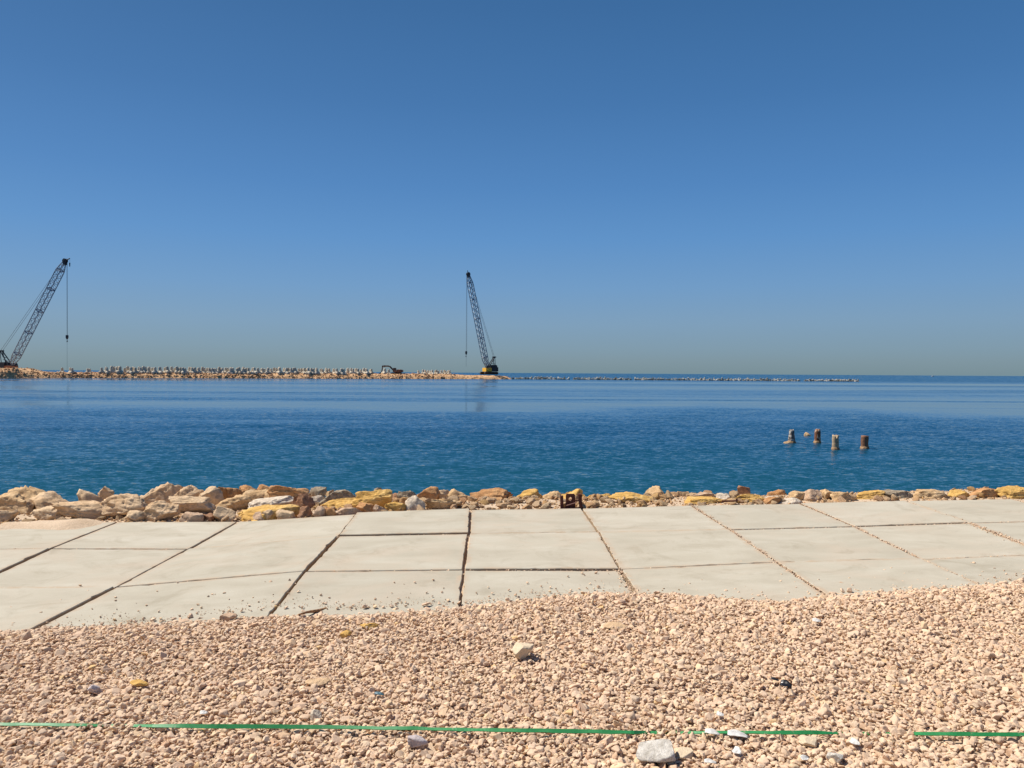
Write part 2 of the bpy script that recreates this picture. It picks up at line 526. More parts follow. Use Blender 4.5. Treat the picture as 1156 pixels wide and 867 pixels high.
def make_ground():
    xs = list(np.arange(-9, 9.01, 0.09))
    xo = [10, 12, 16, 24, 40, 80, 200, 600, 2000]
    xs = [-x for x in xo[::-1]] + xs + xo
    ys = [-2000, -600, -200, -60, -20, -8, -3, 0, 1] + list(np.arange(1.5, 14.5, 0.07)) + [15.5, 18, 25, 60]
    V = [(x, y, ground_z(x, y)) for y in ys for x in xs]
    n = len(xs)
    Fc = [(j * n + i, j * n + i + 1, (j + 1) * n + i + 1, (j + 1) * n + i) for j in range(len(ys) - 1) for i in range(n - 1)]
    me = bpy.data.meshes.new('ground')
    me.from_pydata(V, [], Fc)
    me.polygons.foreach_set('use_smooth', [True] * len(me.polygons))
    tag(link('ground', me, M['sand']), kind='structure')


make_ground()

# sea: one sheet to the horizon, finer near the shore
mb = MB()
S = 40000.0
mb.add([(-S, 10.5, WATER_Z), (S, 10.5, WATER_Z), (S, S, WATER_Z), (-S, S, WATER_Z)], [(0, 1, 2, 3)])
tag(mb.build('water', M['water']), kind='structure')

# ------------------------------------------------------------------ slabs
ROWN = {0: 'the row along the rocky shore', 1: 'the middle row', 2: 'the row half covered by gravel'}


def slab(j, r, label):
    c00, c10 = G[(j, r + 1)], G[(j + 1, r + 1)]
    c01, c11 = G[(j, r)], G[(j + 1, r)]
    gap = rnd.uniform(0.010, 0.020)
    dz = {(1, 0): -0.012, (2, 0): 0.014, (3, 0): 0.0, (1, 1): 0.004}.get((j, r), rnd.uniform(-0.006, 0.010))
    cx = (c00 + c10 + c01 + c11) / 4
    tiltx, tilty = rnd.uniform(-0.004, 0.004), rnd.uniform(-0.005, 0.005)
    n = 24
    H = 0.12
    w = (c10 - c00).length; d = (c01 - c00).length
    seed = rnd.uniform(0, 100)

    def pt(s, t):
        p = (c00 * (1 - s) + c10 * s) * (1 - t) + (c01 * (1 - s) + c11 * s) * t
        p = p.copy()
        p.z += dz + tiltx * (s - 0.5) + tilty * (t - 0.5)
        return p - cx
    vs = []
    ga, gb = gap / w, gap / d
    idx = {}

    def edgej(p, on):
        if not on: return p
        q = noise.noise((p.x * 4 + seed, p.y * 4, seed)) * 0.009 + noise.noise((p.x * 17 + seed, p.y * 17, 1)) * 0.008 + max(0, noise.noise((p.x * 9, p.y * 9 + seed, 4)) - 0.25) * 0.05
        dr = Vector((p.x, p.y, 0)).normalized()
        return p - dr * abs(q)
    for b in range(n + 1):
        for a in range(n + 1):
            s = ga + (1 - 2 * ga) * a / n; t = gb + (1 - 2 * gb) * b / n
            p = pt(s, t)
            on = a in (0, n) or b in (0, n)
            p = edgej(p, on)
            idx[(a, b)] = len(vs); vs.append(p)
    fs = [(idx[(a, b)], idx[(a + 1, b)], idx[(a + 1, b + 1)], idx[(a, b + 1)]) for a in range(n) for b in range(n)]
    loop = [(a, 0) for a in range(n)] + [(n, b) for b in range(n)] + [(a, n) for a in range(n, 0, -1)] + [(0, b) for b in range(n, 0, -1)]
    prev = [idx[k] for k in loop]
    for (o, dzz) in ((0.005, -0.006), (0.006, -H)):
        cur = []
        for k in loop:
            p = vs[idx[k]].copy()
            dr = Vector(((k[0] == n) - (k[0] == 0), (k[1] == n) - (k[1] == 0), 0)).normalized()
            p += dr * o; p.z += dzz
            cur.append(len(vs)); vs.append(p)
        L = len(loop)
        fs += [(prev[i], cur[i], cur[(i + 1) % L], prev[(i + 1) % L]) for i in range(L)]
        prev = cur
    fs.append(tuple(prev[::-1]))
    m = MB(); m.add(vs, fs)
    o = m.build('concrete_slab', M['concrete'], loc=cx)
    at = o.data.attributes.new('edge', 'FLOAT', 'POINT')
    at.data.foreach_set('value', [1.0 if (i_ >= (n + 1) ** 2 or i_ % (n + 1) in (0, n) or i_ // (n + 1) in (0, n)) else 0.0 for i_ in range(len(vs))])
    tag(o, label, 'concrete slab', 'concrete slabs laid in three rows', 'thing')


ORD = ['first', 'second', 'third', 'fourth', 'fifth', 'sixth', 'seventh', 'eighth', 'ninth']
SL = {0: range(-1, 8), 1: range(-1, 8), 2: range(0, 7)}
SPEC = {
    (-1, 0): 'concrete slab with spilled sand on it, leftmost in the row along the rocky shore',
    (3, 0): 'pale concrete slab directly in front of the small rusty bracket',
}
for r in (0, 1, 2):
    js = list(SL[r])
    for k, j in enumerate(js):
        fromleft = ORD[k] + ' from the left' if k < 5 else ('rightmost' if k == len(js) - 1 else ORD[len(js) - 1 - k] + ' from the right')
        if k == 0: fromleft = 'leftmost'
        lab = SPEC.get((j, r), 'pale concrete slab, %s in %s' % (fromleft, ROWN[r]))
        slab(j, r, lab)


# ------------------------------------------------------------------ stones
def rock_mesh(name, seed, w, d, h, cuts=11, sub=4, rough=0.07, lo=0.55, hi=0.9, top=0.0):
    """top: least width of the rock near its top, as a share of its full width"""
    rg = random.Random(seed)
    bm = bmesh.new()
    bmesh.ops.create_icosphere(bm, subdivisions=sub, radius=1.0)
    co0 = np.array([v.co[:] for v in bm.verts])
    for _try in range(25):
        co = co0.copy()
        for _ in range(cuts):
            nv = np.array([rg.gauss(0, 1), rg.gauss(0, 1), rg.gauss(0, 0.9)]); nv /= np.linalg.norm(nv)
            t = rg.uniform(lo, hi)
            dd = co @ nv
            k = dd > t
            co[k] -= np.outer((dd[k] - t), nv)
        mn, mx = co.min(0), co.max(0)
        hi_ = co[co[:, 2] > mn[2] + 0.84 * (mx[2] - mn[2])]
        if np.ptp(hi_[:, 0]) >= top * (mx[0] - mn[0]): break
    sx = rg.uniform(0, 50)
    out = []
    for c in co:
        v = Vector(c)
        a = noise.noise(v * 1.6 + Vector((sx, 0, 0))) * rough * 1.4
        a += noise.noise(v * 4.0 + Vector((0, sx, 0))) * rough * 0.7
        a += noise.noise(v * 9.0 + Vector((0, 0, sx))) * rough * 0.5
        a -= max(0.0, abs(noise.noise(v * 2.6 + Vector((sx, sx, 0)))) * -6 + 0.5) * rough * 1.1   # cracks
        a += noise.noise(Vector((v.x * 0.8, v.y * 0.8, v.z * 7.0 + sx))) * rough * 0.45          # bedding
        if sub > 3: a -= max(0.0, noise.noise(v * 6.5 + Vector((sx, 3, 1))) - 0.14) * rough * 1.2 + abs(noise.noise(v * 17 + Vector((1, sx, 2)))) * rough * 0.35  # pits
        out.append(v * (1 + a))
    co = np.array([v[:] for v in out])
    mn, mx = co.min(0), co.max(0)
    co = (co - (mn + mx) / 2) / (mx - mn) * np.array([w, d, h])
    for v, c in zip(bm.verts, co): v.co = c
    me = bpy.data.meshes.new(name)
    bm.to_mesh(me); bm.free()
    me.polygons.foreach_set('use_smooth', [True] * len(me.polygons))
    return me


RG = 'broken rocks piled along the shore'
ROCKS = [
    # u0, v0, u1, v1, Y, material, roll(deg), label
    (6, 548, 82, 562, 11.2, 'tan', 0, 'long flat tan ledge rock against the water at the far left'),
    (-30, 556, 42, 580, 10.4, 'tan', 3, 'crumbly tan rock at the left edge of the picture'),
    (28, 556, 100, 577, 10.5, 'beige', -4, 'lumpy tan rock in front of the long flat ledge rock'),
    (-12, 575, 18, 590, 9.5, 'beige', 0, 'small beige rock low at the left edge beside the sand'),
    (34, 569, 74, 588, 9.7, 'pale', 0, 'pale yellowish rock behind the spilled sand'),
    (66, 566, 132, 588, 9.5, 'beige', -6, 'wide pinkish beige rock with a low sloping top behind the spilled sand'),
    (88, 552, 118, 568, 10.8, 'pale', 0, 'rounded pale rock beside the small peaked stone'),
    (111, 548.5, 128, 562, 10.9, 'beige', 0, 'small peaked pale stone standing up against the water'),
    (102, 556, 172, 587, 10.0, 'beige', -5, 'large beige block with a broad shadowed face'),
    (130, 549, 198, 566, 10.8, 'pale', 3, 'long pale slab lying on top of the large beige block'),
    (162, 544, 214, 567, 10.5, 'beige', 8, 'tall sloping beige slab at the highest point of the rocks'),
    (196, 548, 234, 564, 10.4, 'beige', 0, 'beige rock just right of the highest sloping slab'),
    (224, 549, 252, 567, 10.3, 'pale', 0, 'pale rock with a grey brown right end'),
    (161, 565, 202, 589, 9.35, 'beige', 4, 'squat beige boulder with dark underside close to the slabs'),
    (191, 560, 243, 583, 9.65, 'pale', 0, 'broad pale boulder with a deeply shadowed front'),
    (138, 576, 164, 589, 9.25, 'pale', 0, 'small pale stone at the foot of the large beige block'),
    (203, 578, 230, 591, 9.1, 'pink', 0, 'low pinkish stone touching the slab edge'),
    (226, 579, 244, 590, 9.1, 'brown', 0, 'little reddish stone beside the low pinkish stone'),
    (239, 571, 266, 590, 9.2, 'pale', 0, 'pale broken stone left of the long yellow rock'),
    (247, 548, 277, 562, 10.5, 'orange', 5, 'orange brown rock next to the pale grey-ended rock'),
    (269, 547.5, 289, 556, 10.9, 'orange', 0, 'small orange rock at the back against the water'),
    (287, 546.5, 308, 556, 10.9, 'orange', 0, 'small peaked orange rock at the back beside the long orange slab'),
    (247, 559, 287, 579, 9.9, 'tan', 0, 'rough brown pitted rock above the yellow rock'),
    (272, 551, 318, 567, 10.3, 'tan', 4, 'tan slanted rock left of the long orange slab'),
    (300, 545.5, 352, 566, 10.2, 'orange', 7, 'long orange slab tilted up with a dark front face'),
    (282, 561, 338, 574, 9.8, 'white', 5, 'thin whitish flat stone wedged under the orange slab'),
    (266, 570, 344, 589, 9.35, 'yellow', 5, 'long flat yellow rock behind the slab edge'),
    (283, 578, 300, 590, 9.05, 'pink', 0, 'left one of two small pinkish lumps before the yellow rock'),
    (294, 575, 310, 589, 9.1, 'pale', 0, 'right one of two small pale lumps before the yellow rock'),
    (311, 575, 334, 589, 9.1, 'pale', 0, 'pale crumbled stone in front of the brown pyramid rock'),
    (328, 556, 358, 577, 9.7, 'brown', 0, 'brown pyramid shaped rock with a dark right side'),
    (345, 549.5, 368, 563, 10.4, 'grey', 0, 'grey speckled boulder standing behind the brown pyramid rock'),
    (349, 559, 366, 569, 10.0, 'white', 0, 'small whitish stone beneath the grey speckled boulder'),
    (365, 552.5, 377, 564, 10.6, 'tan', 0, 'small tan stone right of the grey speckled boulder'),
    (362, 552, 404, 572, 10.0, 'grey', -3, 'long grey rough boulder left of the big ochre boulder'),
    (337, 571, 356, 587, 9.2, 'brown', 0, 'reddish brown stone at the slab edge under the pyramid rock'),
    (354, 571, 369, 585, 9.2, 'pink', 0, 'pinkish stone at the slab edge under the long grey boulder'),
    (364, 572, 381, 585, 9.15, 'orange', 0, 'rust coloured stone at the slab edge left of the flat pinkish one'),
    (364, 562, 414, 578, 9.6, 'yellow', 4, 'low ochre rock in front of the long grey boulder'),
    (377, 572, 410, 584, 9.1, 'pink', 0, 'flat pinkish stone overhanging the slab joint'),
    (400, 552.5, 444, 575, 9.9, 'yellow', 6, 'big ochre yellow boulder, largest of the yellow rocks'),
    (422, 550, 433, 559, 10.6, 'grey', 0, 'dark grey stone peeping over the big ochre boulder'),
    (401, 567, 425, 580, 9.3, 'orange', 0, 'orange brown stone at the foot of the big ochre boulder'),
    (421, 569, 436, 580, 9.15, 'pink', 0, 'pale pinkish stone between the two yellow boulders'),
    (433, 566, 463, 579, 9.2, 'yellow', 0, 'small rounded yellow boulder against the slab edge'),
    (457, 559.5, 481, 578, 9.3, 'white', -14, 'cream angular block with a dark lower right face'),
    (442, 557, 458, 569, 9.9, 'brown', 0, 'reddish stone between the big ochre boulder and the cream block'),
    (449, 553, 472, 569, 9.9, 'grey', 3, 'grey tan flat rock behind the cream block'),
    (466, 549.5, 496, 563, 10.2, 'orange', 0, 'reddish orange boulder standing against the water'),
    (493, 552.5, 508, 562, 10.3, 'pale', 0, 'pale stone right of the reddish orange boulder'),
    (505, 551.5, 533, 563, 10.3, 'tan', 0, 'brown tan rock left of the wide flat orange boulder'),
    (480, 562, 520, 575, 9.5, 'tan', 0, 'low tan rock half buried in rubble'),
    (529, 550.5, 579, 569, 10.0, 'orange', -2, 'wide flat orange boulder, widest in the middle of the shore'),
    (582, 551.5, 613, 565, 10.1, 'yellow', 0, 'yellow ochre rock left of the rusty bracket'),
    (610, 554, 634, 565, 10.1, 'tan', 0, 'tan rock beside the yellow ochre rock'),
    (624, 551.5, 664, 566, 10.0, 'yellow', 0, 'yellow rock just behind the rusty bracket'),
    (653, 555.5, 692, 565, 10.3, 'yellow', -1, 'low flat yellow rock right of the rusty bracket'),
    (686, 555.5, 738, 568, 10.2, 'yellow', -2, 'long flat creamy yellow rock left of the peaked tan stone'),
    (728, 548.5, 752, 565, 10.3, 'tan', 0, 'peaked tan stone rising above the low rocks'),
    (750, 554, 778, 564, 10.5, 'tan', 0, 'low tan rock right of the peaked tan stone'),
    (779, 555, 810, 566, 10.3, 'pink', 0, 'pinkish hump of rock behind the yellow strip'),
    (772, 561, 822, 569, 9.75, 'yellow', -1, 'narrow yellow rock strip along the slab edge'),
    (805, 557, 824, 566, 10.2, 'white', 0, 'whitish rock left of the rod lying at the slab edge'),
    (831, 548.5, 846, 559, 10.6, 'brown', -6, 'reddish brown block perched on the right part of the rocks'),
    (824, 557, 868, 568, 10.1, 'yellow', -2, 'broad yellow rock under the perched reddish block'),
    (864, 552, 892, 563, 10.6, 'orange', 0, 'orange crumbly rock right of the perched reddish block'),
    (861, 560.5, 883, 569, 9.85, 'orange', 0, 'small orange stone beside the long white flat stone'),
    (875, 562, 906, 569, 9.8, 'white', 0, 'long white flat stone at the slab edge'),
    (891, 554, 912, 565, 10.5, 'tan', 0, 'tan rock left of the peaked pinkish stone'),
    (906, 552, 928, 566, 10.4, 'pink', 6, 'peaked pinkish stone in the right part of the rocks'),
    (926, 552, 942, 564, 10.6, 'tan', 0, 'square tan stone in the right part of the rocks'),
    (938, 555, 968, 566, 10.5, 'tan', 0, 'low tan rock with pitted face right of the square stone'),
    (962, 553.5, 998, 564, 10.6, 'yellow', 0, 'tan yellow rock left of the greyish low rock'),
    (993, 553, 1030, 563, 10.8, 'grey', 0, 'greyish low rock at the right against the water'),
    (1022, 551.5, 1074, 563, 10.9, 'tan', 3, 'long orange tan rock left of the bright yellow pair'),
    (1068, 552.5, 1094, 561.5, 10.9, 'yellow', 0, 'smaller one of the two bright yellow rocks at the far right'),
    (1089, 551, 1128, 562, 11.1, 'orange', 2, 'brown orange rock between the two bright yellow rocks'),
    (1123, 548.5, 1162, 563, 10.8, 'yellow', 0, 'larger one of the two bright yellow rocks at the far right edge'),
]
for i, (a, v0, b, v1, Y0, mk, roll, lab) in enumerate(ROCKS):
    uc = (a + b) / 2
    # the front foot of the rock stands on the ground where the photo shows it
    gz = -0.1
    for _ in range(10):
        pf = Pz(uc, v1, gz); yf = min(max(pf.y, sea_edge(pf.x) + 0.03), sea_edge(pf.x) + 1.35)
        pf = P(uc, v1, yf); gz = ground_z(pf.x, pf.y)
    w = (b - a) * yf / F
    hh = (v1 - v0) * yf / F
    front = v1 >= float(np.interp(uc, [0, 133, 270, 400, 405, 531, 657, 780, 903, 1022, 1156], [586, 586, 586, 580, 575, 573, 571, 567, 565, 561, 556]))
    d = min(max(0.55 * w, 1.1 * hh) * random.Random(i).uniform(0.9, 1.2), 0.5 if front and hh < 0.25 else 0.8)
    if front or uc > 640: Y = yf + d * 0.42
    else:
        Y = Y0 - 8.95 + sea_edge((uc - 578) * 9 / F) + 0.05
        yf = Y
    pc = P(uc, (v0 + v1) / 2, Y)
    w = (b - a) * Y / F
    zt = P(uc, v0, Y).z; zl = min(P(uc, v1, yf).z, ground_z(pc.x, pc.y)) - 0.05; zl = max(zl, zt - 1.05 * w)
    me = rock_mesh('rock', 100 + i, w * 1.04, d, zt - zl, cuts=17, sub=5 if w > 0.38 else 4, rough=0.125 if mk in ('orange', 'yellow', 'beige', 'tan') else 0.11, lo=0.42, hi=0.82, top=0.2 if ('peak' in lab or 'pyramid' in lab or 'sloping' in lab) else 0.5)
    o = link('rock', me, M[mk], loc=(pc.x, pc.y, (zt + zl) / 2), rot=(0, R(-roll), 0))
    tag(o, lab, 'rock', RG)


def hulls(n, seed, pts=13, flat=0.75):
    """convex angular stones: list of (verts, tris)"""
    rg = random.Random(seed)
    out = []
    for _ in range(n):
        bm = bmesh.new()
        sx, sy, sz = rg.uniform(0.85, 1.3), rg.uniform(0.75, 1.1), rg.uniform(0.45, 0.85) * flat / 0.75
        for _ in range(pts):
            v = Vector((rg.gauss(0, 1), rg.gauss(0, 1), rg.gauss(0, 1))).normalized() * rg.uniform(0.82, 1.0)
            bm.verts.new((v.x * sx * 0.5, v.y * sy * 0.5, v.z * sz * 0.5))
        bmesh.ops.convex_hull(bm, input=bm.verts[:])
        for v in [v for v in bm.verts if not v.link_faces]: bm.verts.remove(v)
        bmesh.ops.bevel(bm, geom=bm.edges[:], offset=0.035, segments=1, affect='EDGES')
        bmesh.ops.triangulate(bm, faces=bm.faces[:])
        bm.verts.index_update()
        out.append((np.array([v.co[:] for v in bm.verts]), np.array([[v.index for v in f.verts] for f in bm.faces])))
        bm.free()
    return out


def mass(name, variants, pts, sizes, m, seed):
    """one mesh of many loose stones"""
    rg = np.random.default_rng(seed)
    pts = np.asarray(pts); sizes = np.asarray(sizes)
    nv = len(variants)
    which = rg.integers(0, nv, len(pts))
    VV, FF = [], []
    off = 0
    for k, (v, f) in enumerate(variants):
        s = np.where(which == k)[0]
        if len(s) == 0: continue
        q = rg.normal(size=(len(s), 4))
        q[:, 1:3] *= 0.20
        q /= np.linalg.norm(q, axis=1)[:, None]
        w, x, y, z = q.T
        Rm = np.stack([1 - 2 * (y * y + z * z), 2 * (x * y - z * w), 2 * (x * z + y * w),
                       2 * (x * y + z * w), 1 - 2 * (x * x + z * z), 2 * (y * z - x * w),
                       2 * (x * z - y * w), 2 * (y * z + x * w), 1 - 2 * (x * x + y * y)], axis=1).reshape(-1, 3, 3)
        vv = np.einsum('nij,vj->nvi', Rm, v) * sizes[s][:, None, None] + pts[s][:, None, :]
        ff = f[None] + (np.arange(len(s)) * len(v))[:, None, None] + off
        off += len(s) * len(v)
        VV.append(vv.reshape(-1, 3)); FF.append(ff.reshape(-1, 3))
    V = np.concatenate(VV); T = np.concatenate(FF)
    me = bpy.data.meshes.new(name)
    me.vertices.add(len(V)); me.vertices.foreach_set('co', V.astype(np.float32).ravel())
    me.loops.add(len(T) * 3); me.loops.foreach_set('vertex_index', T.astype(np.int32).ravel())
    me.polygons.add(len(T)); me.polygons.foreach_set('loop_start', np.arange(0, len(T) * 3, 3, dtype=np.int32))
    me.update(calc_edges=True)
    me.polygons.foreach_set('use_smooth', np.zeros(len(T), dtype=bool))
    return link(name, me, m)


HV = hulls(26, 3)
# --- the gravel bed
rg = random.Random(11)
pts, sz = [], []
y = 1.4
cell = 0.0195
nrow = 0
while y < 6.2:
    half = y * 0.70 + 1.0
    x = -half
    while x < half:
        X = x + rg.uniform(-.5, .5) * cell; Y = y + rg.uniform(-.5, .5) * cell
        e = gedge(X) + 0.05 * noise.noise((X * 2.2, 4, 0)) + 0.035 * noise.noise((X * 7, 1, 0))
        inside = e - Y
        keep = 1.0 if inside > 0.03 else math.exp((inside - 0.03) / 0.05) * 0.4
        if Y > e and rg.random() < 0.004: keep = 0.25
        if keep > 0 and rg.random() < keep * 0.80:
            s = 0.029 * math.exp(rg.gauss(0, 0.36))
            if rg.random() < 0.03: s *= 1.7
            if inside < 0: s = min(s, 0.026)
            s = min(s, 0.075)
            cover = smooth(0.0, 0.25, inside)
            z = gravel_z(X, Y) + (rg.uniform(-0.012, 0.003)) * cover
            if inside <= 0.02: z = zslab(X, Y) + s * 0.26
            pts.append((X, Y, z)); sz.append(s)
        x += cell
    y += cell
# grit in the joints of the slabs
for j in range(0, 9):
    for r in range(3):
        a, b = G[(j, r)], G[(j, r + 1)]
        dens = {4: (30, 90, 260), 5: (260, 330, 330), 6: (170, 260, 260), 7: (60, 420, 420), 3: (14, 26, 60), 1: (30, 40, 70), 0: (20, 20, 20), 2: (14, 14, 30), 8: (200, 200, 200)}[j][r]
        wid = 0.010 if j < 4 else {4: 0.011, 5: 0.015, 6: 0.009, 7: 0.022, 8: 0.012}[j]
        if (j, r) == (4, 2): wid = 0.035
        for _ in range(dens):
            t = rg.random()
            p = a.lerp(b, t)
            hi = j >= 5 or (j == 4 and r >= 1)
            s = rg.uniform(0.008, 0.024)
            pts.append((p.x + rg.gauss(0, wid), p.y, p.z + (rg.uniform(-0.012, 0.006) if hi else rg.uniform(-0.05, -0.035)))); sz.append(s)
for r in (1, 2):
    for j in range(-1, 8):
        a, b = G[(j, r)], G[(j + 1, r)]
        n = 150 if j >= 3 else 60
        for _ in range(n):
            t = rg.random(); p = a.lerp(b, t)
            pts.append((p.x, p.y + rg.gauss(0, 0.010), p.z + rg.uniform(-0.024, 0.0))); sz.append(rg.uniform(0.007, 0.02))
# loose bits on the slabs
for _ in range(170):
    X = rg.uniform(-4, 4); e = gedge(X)
    Y = e + abs(rg.gauss(0, 0.30)) + 0.03
    s = rg.uniform(0.010, 0.032)
    pts.append((X, Y, zslab(X, Y) + s * 0.2)); sz.append(s)
# grains and dust thrown over the slab edges
for _ in range(1500):
    X = rg.uniform(-4.5, 4.5); e = gedge(X) + 0.04 * noise.noise((X * 2.2, 4, 0))
    Y = e + abs(rg.gauss(0, 0.10)) * (0.4 + 1.2 * max(0, 0.5 + noise.noise((X * 1.5, 2, 6))))
    s = rg.uniform(0.004, 0.012)
    pts.append((X, Y, zslab(X, Y) + s * 0.25)); sz.append(s)
# the layer beneath, seen in the gaps
y = 1.4
while y < 6.0:
    half = y * 0.70 + 1.0
    x = -half
    while x < half:
        X = x + rg.uniform(-.5, .5) * 0.026; Y = y + rg.uniform(-.5, .5) * 0.026
        if gedge(X) - Y > 0.06:
            pts.append((X, Y, gravel_z(X, Y) - rg.uniform(0.016, 0.024))); sz.append(0.036 * math.exp(rg.gauss(0, 0.2)))
        x += 0.026
    y += 0.026
gv = mass('gravel', HV, pts, sz, M['gravel'], 5)
tag(gv, 'pinkish beige crushed stone gravel covering the foreground', None, None, 'stuff')

# --- rubble fragments filling the rocky strip (too many and small to count) and single rubble stones
pts, sz = [], []
for _ in range(9000):
    X = rg.uniform(-7.5, 8.5); e = sea_edge(X)
    Y = e + 0.03 + rg.uniform(0, 1.9) ** 1.0
    s = 0.03 * math.exp(rg.gauss(0, 0.35))
    if X < -2: s *= 1.35
    pts.append((X, Y, ground_z(X, Y) + s * 0.15)); sz.append(s)
# the slope down to the water
for _ in range(1500):
    X = rg.uniform(-9, 10); e = sea_edge(X)
    Y = e + rg.uniform(1.4, 4.2)
    s = 0.14 * math.exp(rg.gauss(0, 0.4))
    pts.append((X, Y, ground_z(X, Y) + 0.0)); sz.append(s)
rf = mass('rubble', HV, pts, sz, M['rubble_i'], 6)
tag(rf, 'small broken stone fragments filling the strip between slabs and sea', None, None, 'stuff')

RV = []
for k in range(10):
    RV.append(rock_mesh('rubble_stone', 900 + k, 1.0, 0.85, 0.7, cuts=14, sub=3, rough=0.06, lo=0.42, hi=0.82))
cnt = 0
rub_label = 'fist sized beige stone among the loose rubble between the slabs and the sea'
while cnt < 290:
    X = rg.uniform(-1.6, 3.2) if cnt < 190 else (rg.uniform(3.2, 7.4) if cnt < 240 else rg.uniform(-6.0, -1.6))
    e = sea_edge(X)
    t = rg.random()
    Y = e + 0.06 + t * 1.05
    s = rg.uniform(0.06, 0.15)
    if X > 3: s *= 0.9; Y = e + 0.06 + t * 0.7
    if Y < e + s * 0.6: continue
    me = RV[rg.randrange(10)]
    o = link('rubble_stone', me, M['rubble'], loc=(X, Y, ground_z(X, Y) + s * 0.22), rot=(rg.uniform(-.4, .4), rg.uniform(-.4, .4), rg.uniform(0, 6.28)))
    o.scale = (s, s * rg.uniform(.8, 1.1), s * rg.uniform(.7, 1.05))
    tag(o, rub_label, 'rubble stone', 'loose rubble stones between the slabs and the sea')
    cnt += 1

# ------------------------------------------------------------------ rusty bracket and rod at the slab edge
Yb = sea_edge(0.75) + 0.07
s_ = Yb / F
bk = empty('steel_bracket', P(644.5, 574, Yb))
bz = bk.location.copy()
tag(bk, 'small dark rusty steel bracket standing at the sea side slab edge', 'bracket')


def bl(u, v, dy=0.0):
    return P(u, v, Yb + dy) - bz


def post(u0, v0, u1, v1, w):
    m = MB()
    a, b = bl(u0, v0), bl(u1, v1)
    hw = w * s_ / 2
    bm = bmesh.new(); bmesh.ops.create_cube(bm, size=1)
    for v in bm.verts:
        c = a if v.co.z > 0 else b
        v.co = Vector((c.x + v.co.x * 2 * hw, v.co.y * 0.05, c.z))
    bmesh.ops.bevel(bm, geom=bm.edges[:], offset=0.004, segments=1, affect='EDGES')
    m.frombm(bm)
    # flange on each post: an angle section
    m.box((b.x - hw * 0.35, 0.026, b.z), (b.x + hw * 0.35, 0.075, a.z - 0.012))
    return m


post(634, 559.5, 634.5, 576, 3.6).build('post', M['rust'], bk)
post(654, 557.5, 656.5, 577, 3.8).build('post', M['rust'], bk)
# plate with a hole
m = MB()
x0, z0 = bl(638.6, 575.5).x, bl(638.6, 575.5).z
x1, z1 = bl(649.4, 557.5).x, bl(649.4, 557.5).z
cx_, cz_ = bl(643.7, 563.2).x, bl(643.7, 563.2).z
nn = 20
hole = [(cx_ + math.cos(2 * math.pi * k / nn) * 0.019, cz_ + math.sin(2 * math.pi * k / nn) * 0.024) for k in range(nn)]
outr = []
for k in range(nn):
    c, s = math.cos(2 * math.pi * k / nn), math.sin(2 * math.pi * k / nn)
    tx = ((x1 - cx_) if c > 0 else (cx_ - x0)) / max(abs(c), 1e-6)
    tz = ((z1 - cz_) if s > 0 else (cz_ - z0)) / max(abs(s), 1e-6)
    t = min(tx, tz)
    outr.append((cx_ + c * t, cz_ + s * t))
vs = []
for yy in (-0.012, 0.012):
    vs += [(p[0], yy, p[1]) for p in hole] + [(p[0], yy, p[1]) for p in outr]
fs = []
for k in range(nn):
    k2 = (k + 1) % nn
    fs += [(k, k2, nn + k2, nn + k), (2 * nn + k, 3 * nn + k, 3 * nn + k2, 2 * nn + k2), (k, 2 * nn + k, 2 * nn + k2, k2), (nn + k, nn + k2, 3 * nn + k2, 3 * nn + k)]
m.add(vs, fs)
m.build('plate', M['rust'], bk)
for (ua, ub, v, hgt) in ((635.9, 638.5, 565.6, 1.1), (649.6, 652.9, 565.0, 1.1)):
    m = MB(); a, b = bl(ua, v), bl(ub, v)
    m.box((a.x, -0.01, a.z - hgt * s_ / 2), (b.x, 0.012, a.z + hgt * s_ / 2)); m.build('crossbar', M['rust'], bk)
m = MB(); a, b = bl(636.4, 573.0), bl(655, 573.0)
m.box((a.x, -0.035, a.z - 0.028), (b.x, -0.016, a.z + 0.009), 0.003); m.build('base_bar', M['rust'], bk)
m = MB(); m.tube(bl(639.5, 570.8, -0.06), bl(651, 567.2, -0.06), 0.006, n=8); m.build('brace', M['rust_l'], bk)

Yr = sea_edge(2.9) + 0.10
rd = MB()
a, b = P(815, 565.8, Yr), P(832, 565.4, Yr)
rd.tube(a - a, b - a, 0.011, n=8)
rd.tube(P(832, 566.5, Yr) - a, P(831.6, 562.8, Yr) - a, 0.012, n=8)
tag(rd.build('metal_rod', M['rust'], loc=a), 'thin dark rusty rod with a bent end lying at the slab edge', 'rod')

# ------------------------------------------------------------------ piles in the water


